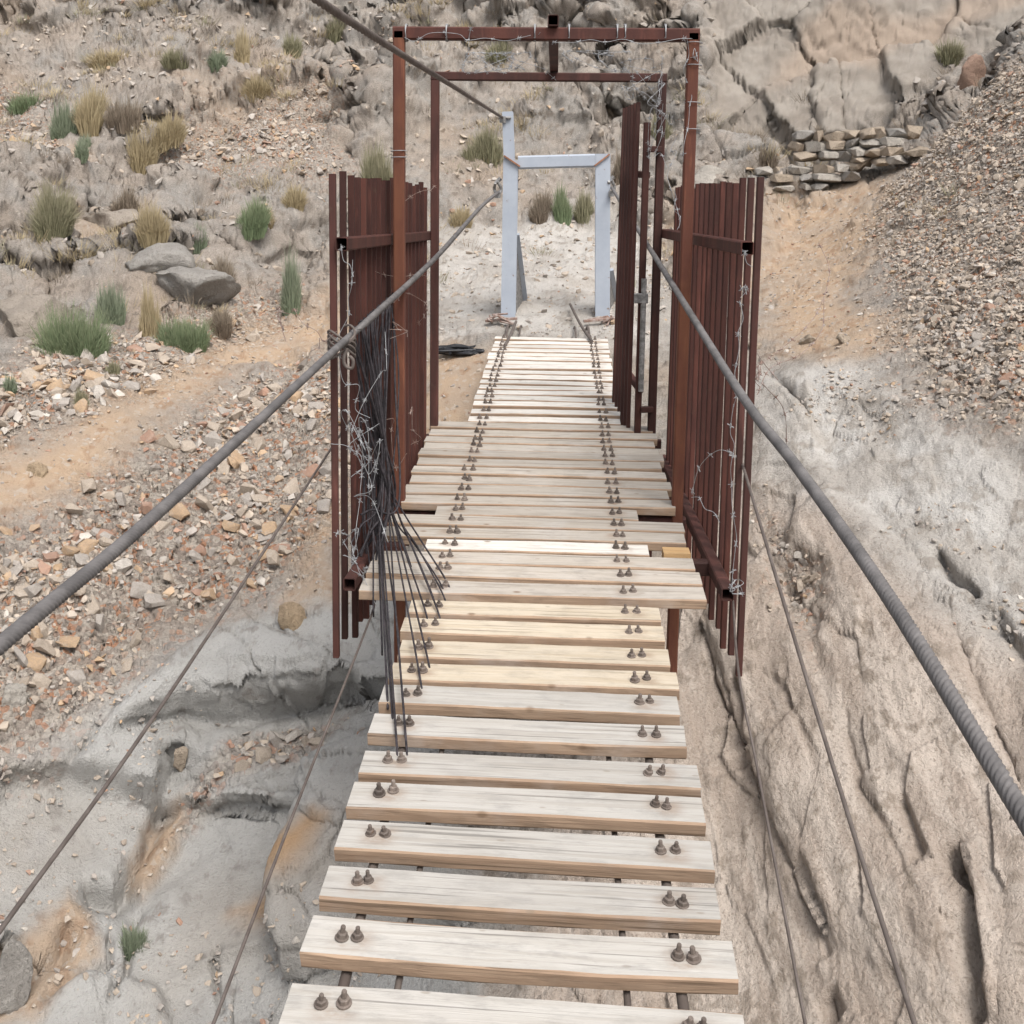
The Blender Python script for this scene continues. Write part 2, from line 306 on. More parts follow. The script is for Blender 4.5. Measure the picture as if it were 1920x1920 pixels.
# ------------------------------------------------------------------ materials
class NT:
    "small helper round a node tree"
    def __init__(self, name):
        self.m = bpy.data.materials.new(name); self.m.use_nodes = True; self.t = self.m.node_tree; self.n = self.t.nodes
        self.b = self.n['Principled BSDF']; self.b.inputs['Specular IOR Level'].default_value = .25
    def put(self, sock, v):
        if hasattr(v, 'links'): self.t.links.new(v, sock)
        elif isinstance(v, (tuple, list)) and len(v) == 3 and sock.type == 'RGBA': sock.default_value = (*v, 1)
        else: sock.default_value = v
    def node(self, typ, **kw):
        n = self.n.new('ShaderNode'+typ)
        for k, v in kw.items():
            if k.startswith('_'): setattr(n, k[1:], v)
            else: self.put(n.inputs[k.replace('__', ' ')], v)
        return n
    def math(self, op, a, b=0.0, clamp=False):
        n = self.n.new('ShaderNodeMath'); n.operation = op; n.use_clamp = clamp; self.put(n.inputs[0], a); self.put(n.inputs[1], b); return n.outputs[0]
    def mix(self, f, a, b, blend='MIX'):
        n = self.n.new('ShaderNodeMix'); n.data_type = 'RGBA'; n.blend_type = blend
        self.put(n.inputs[0], f); self.put(n.inputs[6], a); self.put(n.inputs[7], b); return n.outputs[2]
    def ramp(self, f, a, b, lo=0.0, hi=1.0):
        n = self.n.new('ShaderNodeMapRange'); n.interpolation_type = 'SMOOTHSTEP'; self.put(n.inputs[0], f)
        for i, v in zip((1, 2, 3, 4), (a, b, lo, hi)): n.inputs[i].default_value = v
        return n.outputs[0]
    def coord(self, kind='Object', scale=(1, 1, 1), rot=(0, 0, 0), add=None):
        c = self.n.new('ShaderNodeTexCoord').outputs[kind]
        if add is not None:
            v = self.n.new('ShaderNodeVectorMath'); v.operation = 'ADD'; self.put(v.inputs[0], c); self.put(v.inputs[1], add); c = v.outputs[0]
        mp = self.n.new('ShaderNodeMapping'); self.t.links.new(c, mp.inputs[0]); mp.inputs['Scale'].default_value = scale; mp.inputs['Rotation'].default_value = rot
        return mp.outputs[0]
    def noise(self, vec, scale, detail=6, rough=.6, out='Fac', dist=0):
        return self.node('TexNoise', Vector=vec, Scale=scale, Detail=detail, Roughness=rough, Distortion=dist).outputs[out]
    def voro(self, vec, scale, feature='F1', out='Distance'):
        return self.node('TexVoronoi', Vector=vec, Scale=scale, _feature=feature).outputs[out]
    def bump(self, h, dist, strength=1.0, prev=None):
        n = self.node('Bump', Height=h, Distance=dist, Strength=strength)
        if prev is not None: self.t.links.new(prev, n.inputs['Normal'])
        return n.outputs[0]
    def done(self, color, rough=.9, normal=None, metal=0.0):
        self.put(self.b.inputs['Base Color'], color); self.put(self.b.inputs['Roughness'], rough); self.b.inputs['Metallic'].default_value = metal
        if normal is not None: self.t.links.new(normal, self.b.inputs['Normal'])
        return self.m

def mat_ground():
    k = NT('hillside_rock'); c = k.coord()
    za = k.node('Attribute', _attribute_name='zone_a'); zb = k.node('Attribute', _attribute_name='zone_b')
    sa = k.node('SeparateColor', Color=za.outputs['Color']); sb = k.node('SeparateColor', Color=zb.outputs['Color'])
    soil, scree, slab, pale = sa.outputs[0], sa.outputs[1], sa.outputs[2], za.outputs['Alpha']
    tan, cliff, stain, hill = sb.outputs[0], sb.outputs[1], sb.outputs[2], zb.outputs['Alpha']
    zc = k.node('Attribute', _attribute_name='zone_c'); sc = k.node('SeparateColor', Color=zc.outputs['Color']); n1, n2, n3, wl = sc.outputs[0], sc.outputs[1], sc.outputs[2], zc.outputs['Alpha']
    n4 = k.noise(c, 70, 4, .75)
    col = k.mix(k.ramp(n2, .36, .66), (.325, .280, .238), (.285, .262, .235))
    col = k.mix(k.ramp(n1, .52, .72, 0, .8), col, (.335, .265, .205))
    col = k.mix(k.ramp(n3, .50, .74, 0, .85), col, (.185, .152, .122)); col = k.mix(k.ramp(n3, .42, .24, 0, .55), col, (.42, .375, .325)); col = k.mix(k.ramp(n4, .52, .66, 0, .75), col, (.17, .14, .115)); col = k.mix(k.ramp(n4, .46, .30, 0, .5), col, (.56, .50, .43))
    grey = k.mix(k.ramp(n2, .35, .68), (.355, .315, .27), (.285, .245, .205))
    grey = k.mix(k.ramp(n1, .52, .66), grey, (.385, .305, .24))
    col = k.mix(k.math('MULTIPLY', cliff, .9), col, grey)
    tanc = k.mix(k.ramp(wl, .38, .62), (.44, .362, .30), (.55, .47, .40))
    tanc = k.mix(k.ramp(n1, .54, .72, 0, .6), tanc, (.42, .315, .235)); tanc = k.mix(k.ramp(n3, .55, .74, 0, .8), tanc, (.30, .245, .195)); tanc = k.mix(k.ramp(n4, .52, .68, 0, .7), tanc, (.24, .195, .155)); tanc = k.mix(k.ramp(n4, .46, .30, 0, .5), tanc, (.62, .55, .48))
    col = k.mix(tan, col, tanc)
    pl = k.mix(k.ramp(n2, .4, .62), (.56, .53, .49), (.46, .42, .375)); pl = k.mix(k.ramp(n3, .52, .7, 0, .8), pl, (.37, .33, .285)); pl = k.mix(k.ramp(n4, .52, .68, 0, .6), pl, (.27, .235, .20))
    col = k.mix(pale, col, pl)
    sl = k.mix(k.ramp(n2, .4, .65), (.45, .435, .41), (.385, .37, .345))
    sl = k.mix(k.ramp(n1, .56, .75, 0, .45), sl, (.39, .325, .26)); sl = k.mix(k.ramp(n3, .58, .78, 0, .7), sl, (.27, .245, .22)); sl = k.mix(k.ramp(n4, .54, .70, 0, .5), sl, (.24, .225, .205))
    sl = k.mix(k.math('MULTIPLY', k.ramp(n2, .62, .8), .4), sl, (.45, .43, .41))
    col = k.mix(slab, col, sl)
    cell = k.node('TexVoronoi', Vector=c, Scale=34.0); cc = k.node('SeparateColor', Color=cell.outputs['Color'])
    gv = k.mix(k.ramp(cc.outputs[0], 0, 1), (.26, .212, .175), (.47, .41, .345)); gv = k.mix(k.ramp(cc.outputs[1], .72, .95), gv, (.42, .22, .13))
    col = k.mix(k.math('MULTIPLY', scree, .92), col, gv)
    so = k.mix(k.ramp(n2, .35, .65), (.475, .345, .235), (.425, .325, .24)); so = k.mix(k.ramp(n3, .52, .74), so, (.38, .25, .16))
    so = k.mix(k.math('MULTIPLY', k.ramp(cc.outputs[2], .78, .95), .6), so, (.50, .43, .36))
    col = k.mix(soil, col, so); col = k.mix(stain, col, (.46, .285, .15))
    h3 = k.bump(n4, .022, 1.0)
    h4 = k.bump(k.math('MULTIPLY', cell.outputs['Distance'], scree), -.03, .9, h3)
    return k.done(col, .95, h4)

def mat_stone(tint=None):
    k = NT('stone'); c = k.coord()
    if tint is None: base = k.node('Attribute', _attribute_name='tint').outputs['Color']
    else: base = tint
    f = k.noise(c, 9 if tint is None else 14, 6, .7)
    col = k.mix(k.ramp(f, .35, .7, .0, .5), base, (.22, .18, .15)); col = k.mix(k.ramp(k.noise(c, 3, 4), .5, .75, 0, .35), col, (.52, .46, .40))
    return k.done(col, .95, k.bump(k.noise(c, 60, 5, .7), .008, .8))
def mat_boulder(tint):
    k = NT('boulder_rock'); c = k.coord(); d = tuple(x*.55 for x in tint); b = tuple(min(x*1.3, .7) for x in tint)
    n2 = k.noise(c, 3.5, 6, .7); n3 = k.noise(c, 14, 6, .72); n4 = k.noise(c, 70, 4, .75)
    col = k.mix(k.ramp(n2, .38, .66), tint, b); col = k.mix(k.ramp(n3, .52, .74, 0, .8), col, d); col = k.mix(k.ramp(n4, .52, .68, 0, .6), col, d)
    return k.done(col, .95, k.bump(n4, .02, 1.0, k.bump(n3, .05, .9)))
def mat_wood(name, top, low, grey=.3):
    k = NT(name); oi = k.node('ObjectInfo').outputs['Random']; sh = k.node('CombineXYZ', X=k.math('MULTIPLY', oi, 37.0), Y=k.math('MULTIPLY', oi, 11.0), Z=k.math('MULTIPLY', oi, 53.0)).outputs[0]
    g = k.noise(k.coord(scale=(1.2, 26, 26), add=sh), 2.2, 6, .6, dist=.6); fine = k.noise(k.coord(scale=(4, 150, 150), add=sh), 2.0, 4, .6); blot = k.noise(k.coord(add=sh), 4.5, 4)
    col = k.mix(k.ramp(g, .38, .68), top, low); col = k.mix(k.ramp(fine, .58, .75, 0, .4), col, tuple(x*.55 for x in low))
    col = k.mix(k.ramp(blot, .5, .72, 0, grey), col, (.46, .43, .40))
    hs = k.node('HueSaturation', Color=col, Value=k.math('ADD', k.math('MULTIPLY', oi, .22), .88)).outputs[0]
    kn = k.voro(k.coord(scale=(1, 1.7, 1.7), add=sh), 5.5); hs = k.mix(k.ramp(kn, .105, .03, 0, .75), hs, (.16, .10, .06)); sp = k.voro(k.coord(scale=(.35, 1, 1), add=sh), 22.0); hs = k.mix(k.ramp(sp, .10, .04, 0, .5), hs, (.20, .16, .12))
    dirt = k.noise(k.coord(scale=(1, 3, 3), add=sh), 9, 5, .7); hs = k.mix(k.ramp(dirt, .46, .70, 0, .6), hs, tuple(x*.62 for x in top))
    spl = k.noise(k.coord(scale=(.8, 60, 60), add=sh), 1.6, 3, .5); hs = k.mix(k.ramp(spl, .59, .68, 0, .7), hs, tuple(x*.4 for x in low))
    xyz = k.node('SeparateXYZ', Vector=k.n.new('ShaderNodeTexCoord').outputs['Object']); ax = k.math('ABSOLUTE', k.math('SUBTRACT', k.math('ABSOLUTE', xyz.outputs[0]), .327)); ay = k.math('ABSOLUTE', xyz.outputs[1])
    rs_ = k.math('MULTIPLY', k.math('MULTIPLY', k.ramp(ax, .06, .012), k.ramp(ay, .045, .01)), k.ramp(k.noise(k.coord(scale=(.5, 1, 1), add=sh), 30, 4, .7), .3, .65))
    hs = k.mix(k.math('MULTIPLY', rs_, .6), hs, (.23, .155, .105))
    return k.done(hs, .8, k.bump(g, .003, .6, k.bump(fine, .0015, .6)))
def mat_rust(name, a, b, spots, rough=.75):
    k = NT(name); oi = k.node('ObjectInfo').outputs['Random']; c = k.coord(add=k.node('CombineXYZ', X=k.math('MULTIPLY', oi, 19.0), Y=oi).outputs[0])
    f = k.noise(k.coord(scale=(1, 1, .25), add=k.node('CombineXYZ', X=k.math('MULTIPLY', oi, 19.0)).outputs[0]), 9, 6, .65)
    col = k.mix(k.ramp(f, .38, .66), a, b); col = k.mix(k.ramp(k.noise(c, 22, 6, .7), .56, .74, 0, .75), col, spots)
    col = k.mix(k.ramp(k.noise(k.coord(scale=(1, 1, .12), add=k.node('CombineXYZ', X=k.math('MULTIPLY', oi, 7.0), Z=oi).outputs[0]), 26, 4, .6), .55, .75, 0, .6), col, tuple(min(1, x*1.9) for x in b))
    hs = k.node('HueSaturation', Color=col, Value=k.math('ADD', k.math('MULTIPLY', oi, .55), .72)).outputs[0]
    return k.done(hs, rough, k.bump(k.noise(c, 90, 4, .7), .0015, .6))
def mat_plain(name, a, b, scale=20, rough=.7, metal=0.0, bump=.001):
    k = NT(name); c = k.coord(); f = k.noise(c, scale, 5, .65)
    return k.done(k.mix(k.ramp(f, .35, .68), a, b), rough, k.bump(k.noise(c, scale*4, 4), bump, .6), metal)
def mat_painted(name, a, b, rust):
    k = NT(name); c = k.coord(); st = k.coord(scale=(14, 14, 1.6)); f = k.noise(c, 4, 5, .65)
    col = k.mix(k.ramp(f, .35, .68), a, b); col = k.mix(k.ramp(k.noise(st, 1.0, 5, .65), .60, .74, 0, .55), col, (.27, .245, .225)); col = k.mix(k.ramp(k.noise(c, 17, 6, .7), .63, .70, 0, .85), col, rust)
    return k.done(col, .55, k.bump(f, .002, .5))
def mat_leaf(name, a, b, tip):
    k = NT(name); t = k.node('Attribute', _attribute_name='blade'); s = k.node('SeparateColor', Color=t.outputs['Color'])
    col = k.mix(s.outputs[0], a, b); col = k.mix(k.math('MULTIPLY', s.outputs[1], .6), col, tip)
    m = k.done(col, .85); return m
M = {}
M['ground'] = mat_ground(); M['stone'] = mat_stone()
TINTS = {'grey': (.39, .35, .31), 'tan': (.45, .375, .30), 'rust red': (.37, .225, .16), 'ochre': (.46, .32, .20), 'pale': (.52, .475, .42)}
for t_, c_ in TINTS.items(): M['stone '+t_] = mat_stone(c_)
for t_, c_ in (('hill', (.345, .295, .245)), ('grey', (.33, .305, .275)), ('tan', (.40, .325, .25)), ('pale', (.44, .40, .35)), ('ochre', (.44, .33, .22)), ('rust red', (.36, .24, .18))): M['boulder '+t_] = mat_boulder(c_)
M['pine'] = mat_wood('pale_pine', (.44, .413, .375), (.365, .335, .295)); M['yellow'] = mat_wood('yellow_pine', (.50, .43, .335), (.43, .355, .26), .15)
M['edge'] = mat_wood('shaded_sawn_edge', (.36, .255, .175), (.29, .195, .13), .3)  # browner sawn sides of the planks, some of their shade put into the colour
M['worn'] = mat_wood('weathered_pine', (.41, .365, .315), (.335, .295, .245), .4); M['bleached'] = mat_wood('bleached_pine', (.60, .565, .515), (.52, .48, .425), .2)
M['oxide'] = mat_rust('red_oxide_paint', (.052, .021, .017), (.082, .030, .022), (.07, .04, .028)); M['oxide_post'] = mat_rust('rusty_red_oxide_paint', (.105, .038, .025), (.15, .058, .032), (.10, .05, .03))
M['oxide_dark'] = mat_rust('dark_rust', (.05, .023, .019), (.075, .03, .024), (.07, .045, .034))
M['bolt'] = mat_rust('rusty_bolt', (.11, .088, .075), (.16, .13, .11), (.12, .075, .05), .6)
M['white'] = mat_painted('grey_white_paint', (.33, .36, .41), (.38, .41, .455), (.20, .125, .085)); M['weld'] = mat_rust('rusted_weld', (.20, .09, .05), (.28, .14, .085), (.12, .06, .04))
M['cable'] = mat_plain('steel_rope', (.118, .110, .107), (.185, .172, .166), 14, .6, .25, .002); M['cable_dark'] = mat_plain('dark_steel_rope', (.10, .08, .07), (.15, .125, .11), 14, .65, .2)
M['wire'] = mat_plain('galvanised_wire', (.26, .26, .265), (.36, .36, .36), 60, .55, .3); M['rustwire'] = mat_plain('rusty_wire', (.20, .12, .09), (.36, .30, .27), 30, .7, .1)
M['cord'] = mat_plain('black_cord', (.018, .016, .018), (.05, .042, .046), 40, .7); M['plastic'] = mat_plain('black_plastic', (.012, .012, .014), (.03, .03, .032), 12, .35)
M['steel'] = mat_plain('dull_steel', (.14, .135, .13), (.33, .32, .31), 40, .5, .4); M['woodblock'] = mat_wood('orange_block', (.52, .34, .17), (.43, .26, .12), .1)
M['green'] = mat_leaf('green_broom', (.135, .18, .095), (.20, .245, .135), (.27, .28, .17)); M['bluegreen'] = mat_leaf('blue_green_shrub', (.15, .185, .115), (.215, .245, .165), (.29, .30, .22))
M['olive'] = mat_leaf('olive_shrub', (.185, .18, .105), (.26, .24, .15), (.33, .29, .20)); M['straw'] = mat_leaf('dry_straw', (.30, .24, .14), (.40, .32, .19), (.46, .38, .25)); M['brown'] = mat_leaf('dry_brown_shrub', (.17, .13, .095), (.25, .20, .15), (.33, .28, .21))
M['bark'] = mat_plain('twig', (.13, .095, .07), (.19, .15, .12), 30, .9)

# ------------------------------------------------------------------ object helpers
def link(o, parent=None):
    COL.objects.link(o)
    if parent is not None: o.parent = parent
    return o
def tag(o, label=None, cat=None, group=None, kind=None):
    for k_, v_ in (('label', label), ('category', cat), ('group', group), ('kind', kind)):
        if v_: o[k_] = v_
    return o
def empty(name, loc, label=None, cat=None, group=None):
    o = bpy.data.objects.new(name, None); o.empty_display_size = .1; o.location = loc; link(o); return tag(o, label, cat, group)
class MB:
    "collects shapes (world coordinates) and links them as one mesh object"
    def __init__(self): self.v = []; self.f = []; self.s = []
    def add(self, vs, fs, smooth=False):
        b = len(self.v); self.v += [tuple(p) for p in vs]; self.f += [tuple(i+b for i in f) for f in fs]; self.s += [smooth]*len(fs)
    def box(self, lo, hi):
        (a, b, c), (d, e, f) = lo, hi
        self.add([(a, b, c), (d, b, c), (d, e, c), (a, e, c), (a, b, f), (d, b, f), (d, e, f), (a, e, f)], [(3, 2, 1, 0), (4, 5, 6, 7), (0, 1, 5, 4), (1, 2, 6, 5), (2, 3, 7, 6), (3, 0, 4, 7)])
    def frame(self, p0, p1, up):
        p0, p1 = Vector(p0), Vector(p1); d = (p1-p0).normalized(); s = d.cross(Vector(up)).normalized(); return p0, p1, d, s, s.cross(d).normalized()
    def prism(self, p0, p1, prof, up=(0, 0, 1), smooth=False, cap=True):
        p0, p1, d, s, u = self.frame(p0, p1, up); n = len(prof)
        vs = [p+s*a+u*b for p in (p0, p1) for a, b in prof]
        fs = [(i, (i+1) % n, n+(i+1) % n, n+i) for i in range(n)]
        self.add(vs, fs, smooth)
        if cap: self.add(vs, [tuple(range(n-1, -1, -1)), tuple(range(n, 2*n))])
    def tube_sq(self, p0, p1, w, h=None, up=(0, 0, 1), t=.003):
        "hollow rectangular steel section with rounded corners and open ends"
        h = h or w; r = min(w, h)*.12
        def pr(a, b, r): return [(a-r, -b), (a, -b+r), (a, b-r), (a-r, b), (-a+r, b), (-a, b-r), (-a, -b+r), (-a+r, -b)]
        o = pr(w/2, h/2, r); i = pr(w/2-t, h/2-t, r*.6); p0, p1, d, s, u = self.frame(p0, p1, up)
        vs = [p+s*a+u*b for p, q in ((p0, o), (p1, o), (p0, i), (p1, i)) for a, b in q]; n = 8; fs = []
        for j in range(n):
            k_ = (j+1) % n; fs += [(j, k_, n+k_, n+j), (2*n+k_, 2*n+j, 3*n+j, 3*n+k_), (k_, j, 2*n+j, 2*n+k_), (n+j, n+k_, 3*n+k_, 3*n+j)]
        self.add(vs, fs)
    def tube(self, pts, r, n=6, cap=True, lobes=0, twist=0.0, depth=.1):
        "round tube, or a stranded rope, along a line of points"
        pts = [Vector(p) for p in pts]; m_ = len(pts); rad = r if isinstance(r, (list, tuple)) else [r]*m_
        vs = []; up = Vector((0, 0, 1)); run = 0.0; s = None
        for i, p in enumerate(pts):
            d = (pts[min(i+1, m_-1)]-pts[max(i-1, 0)]).normalized()
            if s is None: s = d.cross(up if abs(d.z) < .95 else Vector((1, 0, 0))).normalized()
            s = (s-d*s.dot(d)).normalized(); u = d.cross(s)
            if i: run += (p-pts[i-1]).length
            for j in range(n):
                a = 2*math.pi*j/n; q = rad[i]*(1-depth*(1-abs(math.cos((a*lobes-run*twist)/2))) if lobes else 1)
                vs.append(p+(s*math.cos(a)+u*math.sin(a))*q)
        fs = [(i*n+j, i*n+(j+1) % n, (i+1)*n+(j+1) % n, (i+1)*n+j) for i in range(m_-1) for j in range(n)]
        self.add(vs, fs, True)
        if cap: self.add(vs[:n]+vs[-n:], [tuple(range(n-1, -1, -1)), tuple(range(n, 2*n))])
    def lathe(self, c, prof, n=10, smooth=False):
        c = Vector(c); vs = [c+Vector((r*math.cos(2*math.pi*j/n), r*math.sin(2*math.pi*j/n), z)) for r, z in prof for j in range(n)]
        fs = [(i*n+j, i*n+(j+1) % n, (i+1)*n+(j+1) % n, (i+1)*n+j) for i in range(len(prof)-1) for j in range(n)]; fs.append(tuple(range((len(prof)-1)*n, len(prof)*n)))
        self.add(vs, fs, smooth)
    def build(self, name, mat, parent=None, origin=None):
        o_ = Vector(origin) if origin is not None else Vector((0, 0, 0)); me = bpy.data.meshes.new(name)
        me.from_pydata([tuple(Vector(v)-o_) for v in self.v], [], self.f); me.materials.append(mat); me.polygons.foreach_set('use_smooth', self.s); me.update()
        o = bpy.data.objects.new(name, me); o.location = o_; link(o)
        if parent is not None: o.parent = parent; o.location = o_-world_loc(parent)
        return o
def world_loc(o): return Vector(o.location)+(world_loc(o.parent) if o.parent else Vector((0, 0, 0)))
def smooth_line(pts, n=12):
    "Catmull-Rom through the points"
    p = [Vector(q) for q in pts]; p = [p[0]*2-p[1]]+p+[p[-1]*2-p[-2]]; out = []
    for i in range(1, len(p)-2):
        for j in range(n):
            t = j/n; a, b, c, d = p[i-1:i+3]; out.append(.5*((2*b)+(c-a)*t+(2*a-5*b+4*c-d)*t*t+(3*b-a-3*c+d)*t**3))
    out.append(p[-2]); return out

# ------------------------------------------------------------------ the hillside sheet
def np_mesh(name, verts, faces, mat, attrs=(), smooth=True):
    me = bpy.data.meshes.new(name); nf, k_ = faces.shape
    me.vertices.add(len(verts)); me.vertices.foreach_set('co', verts.astype(np.float32).ravel())
    me.loops.add(nf*k_); me.loops.foreach_set('vertex_index', faces.astype(np.int32).ravel())
    me.polygons.add(nf); me.polygons.foreach_set('loop_start', np.arange(0, nf*k_, k_, dtype=np.int32)); me.polygons.foreach_set('loop_total', np.full(nf, k_, np.int32))
    me.polygons.foreach_set('use_smooth', np.full(nf, smooth)); me.update(calc_edges=True)
    for an, data in attrs: me.attributes.new(an, 'FLOAT_COLOR', 'POINT').data.foreach_set('color', data.astype(np.float32).ravel())
    me.materials.append(mat); return me
ii = np.arange(NC*NR).reshape(NC, NR)
quads = np.stack([ii[:-1, :-1], ii[1:, :-1], ii[1:, 1:], ii[:-1, 1:]], -1).reshape(-1, 4)
me = np_mesh('hillside', V, quads, M['ground'], [('zone_a', np.stack([soil, scree, slab, pale*(1-soil)], 1)), ('zone_b', np.stack([tan*(1-pale)*(1-slab), cliff, stain, hill], 1)), ('zone_c', np.stack([f1_, f2_, f3_, f4_], 1))])
hs_ob = link(bpy.data.objects.new('hillside', me)); tag(hs_ob, kind='structure')
G3 = V.reshape(NC, NR, 3)
area = np.linalg.norm(np.cross(np.gradient(G3, axis=0), np.gradient(G3, axis=1)), axis=-1).ravel(); area = np.minimum(area, np.percentile(area, 99))
pxy = np.stack(project(V), 1); seen = (pxy[:, 0] > -60) & (pxy[:, 0] < 1980) & (pxy[:, 1] > -60) & (pxy[:, 1] < 1980) & (P[:, 1] > .5)
def surf(px, py):
    "finished ground seen at a photo pixel (first crossing on the sight line)"
    ix = np.nonzero(seen & (np.abs(pxy[:, 0]-px) < 4) & (np.abs(pxy[:, 1]-py) < 5))[0]
    if not len(ix): return Vector(hit(px, py)), Vector((0, 0, 1))
    i = ix[np.argmin(dist[ix])]; return Vector(V[i]), Vector(NV[i])

# ------------------------------------------------------------------ loose stones
srng = np.random.default_rng(41)
def hull(n, sx, sy, sz):
    bm = bmesh.new(); p = srng.normal(size=(n, 3)); p /= np.abs(p).max(1)[:, None]**.75*np.linalg.norm(p, axis=1)[:, None]**.25; p *= (.75+.25*srng.random((n, 1)))
    for q in p*(sx, sy, sz): bm.verts.new(q)
    r_ = bmesh.ops.convex_hull(bm, input=bm.verts); bmesh.ops.delete(bm, geom=[g for g in r_['geom_interior'] if isinstance(g, bmesh.types.BMVert)], context='VERTS')
    bmesh.ops.triangulate(bm, faces=bm.faces); bm.verts.index_update(); bmesh.ops.recalc_face_normals(bm, faces=bm.faces)
    v = np.array([x.co[:] for x in bm.verts]); f = np.array([[x.index for x in q.verts] for q in bm.faces]); bm.free(); return v, f
PROTO = [hull(int(srng.integers(9, 15)), .5, .5*srng.uniform(.55, .95), .5*srng.uniform(.25, .6)) for _ in range(26)]
PBIG = [hull(int(srng.integers(16, 26)), .5, .5*srng.uniform(.6, .95), .5*srng.uniform(.3, .6)) for _ in range(20)]
def euler_mats(n, tilt):
    a, b, c = srng.uniform(0, 2*np.pi, n), srng.normal(0, tilt, n), srng.normal(0, tilt, n)
    ca, sa, cb, sb, cc, sc_ = np.cos(a), np.sin(a), np.cos(b), np.sin(b), np.cos(c), np.sin(c); Z = np.zeros(n); O = np.ones(n)
    Rz = np.array([[ca, -sa, Z], [sa, ca, Z], [Z, Z, O]]).transpose(2, 0, 1); Rx = np.array([[O, Z, Z], [Z, cb, -sb], [Z, sb, cb]]).transpose(2, 0, 1); Ry = np.array([[cc, Z, sc_], [Z, O, Z], [-sc_, Z, cc]]).transpose(2, 0, 1)
    return Ry @ Rx @ Rz
def align(nrm):
    z = nrm*.75+np.array((0, 0, .25)); z /= np.linalg.norm(z, axis=1)[:, None]; x = np.cross(np.array((0, 1., 0)), z); x /= np.linalg.norm(x, axis=1)[:, None]
    return np.stack([x, np.cross(z, x), z], -1)
tint_names = list(TINTS); tint_rgb = np.array([TINTS[t] for t in tint_names])
def scatter(weight, n, smin, smax, pw, tprob, tilt=.35, sink=.12):
    w = np.where(seen, weight*area, 0); w = w/w.sum(); ix = srng.choice(len(w), n, p=w)
    s = smin*(smax/smin)**(srng.random(n)**pw); t = srng.choice(len(tint_names), n, p=tprob)
    pos = V[ix]+srng.normal(0, .012, (n, 3))*np.array((1, 1, 0)); rot = align(NV[ix]) @ euler_mats(n, tilt)
    pos = pos+NV[ix]*(s*(.2-sink))[:, None]
    return dict(pos=pos, rot=rot, s=s, t=t, pr=srng.integers(0, len(PROTO), n), tone=srng.uniform(.78, 1.15, n), app=s/np.maximum(dist[ix], 1), px=pxy[ix])
def cat(ds): return {k_: np.concatenate([d[k_] for d in ds]) for k_ in ds[0]}
def stuff_mesh(name, d, keep):
    vs, fs, cs_ = [], [], []; base = 0
    for i in np.nonzero(keep)[0]:
        pv, pf = PROTO[d['pr'][i]]; vs.append(pv*d['s'][i] @ d['rot'][i].T+d['pos'][i]); fs.append(pf+base); base += len(pv)
        cs_.append(np.broadcast_to(np.r_[np.minimum(tint_rgb[d['t'][i]]*d['tone'][i], .8), 1], (len(pv), 4)))
    o = link(bpy.data.objects.new(name, np_mesh(name, np.concatenate(vs), np.concatenate(fs), M['stone'], [('tint', np.concatenate(cs_))], False))); return tag(o, kind='stuff')
x_ = pxy[:, 0]
clmp = .25+sstep(-.15, .3, fbm(P*1.6+33, 3)); sL = scree*(x_ < 800)*(1-hill)*clmp; sR = scree*(x_ > 1200)
mixL = [.27, .43, .08, .14, .08]; mixR = [.30, .60, .04, .03, .03]; mixH = [.40, .46, .04, .05, .05]
left = cat([scatter(sL*sstep(.35, .8, scree), 1700, .045, .17, 1.7, mixL, .4), scatter(sL, 5200, .015, .06, 1.1, mixL, .5)])
right = cat([scatter(sR*sstep(.3, .7, scree), 5200, .028, .095, 2.0, mixR, .5, .2), scatter(sR, 8000, .013, .045, 1.1, mixR, .6)])
clump = sstep(.02, .3, fbm(P*1.1+40, 3))
rub = cat([scatter(hill*(1-cliff)*(.25+clump)*(1-slab)*(1-.55*bed), 4200, .025, .15, 2.0, mixH, .4), scatter(soil, 1500, .015, .05, 1.2, mixL), scatter(near*np.maximum(slab*.25*clump, pale*.8*clump), 1500, .01, .05, 1.4, mixH), scatter((1-near)*pale, 600, .02, .09, 1.5, mixH)])
right['tone'] *= 1.0
for nm, d in (('left', left), ('right', right)):
    d['big'] = np.zeros(len(d['s']), bool); q = d['px']; ok = np.nonzero((q[:, 0] > 15) & (q[:, 0] < 1905) & (q[:, 1] > 15) & (q[:, 1] < 1905))[0]
    d['big'][ok[np.argsort(-d['app'][ok])[:150 if nm == 'left' else 140]]] = True
stuff_mesh('scree', left, ~left['big']); stuff_mesh('scree', right, ~right['big']); stuff_mesh('rubble', rub, np.ones(len(rub['s']), bool))
PM = []
for i, (v, f) in enumerate(PBIG):
    me = bpy.data.meshes.new('stone'); me.from_pydata(v.tolist(), [], f.tolist()); me.materials.append(M['stone grey']); me.update(); PM.append(me)
LOOK = {'grey': 'grey angular', 'tan': 'tan flat-sided', 'rust red': 'rust red', 'ochre': 'ochre yellow', 'pale': 'pale whitish'}
def stone(pos, rot, s, tint, label, group, name='stone', cat_='stone', me=None, sc=(1, 1, 1)):
    o = bpy.data.objects.new(name, me or PM[int(srng.integers(len(PM)))]); link(o)
    o.matrix_world = Matrix.Translation(pos) @ Matrix(rot).to_4x4() @ Matrix.Diagonal((s*sc[0], s*sc[1], s*sc[2], 1))
    o.material_slots[0].link = 'OBJECT'; o.material_slots[0].material = M['stone '+tint]; return tag(o, label, cat_, group)
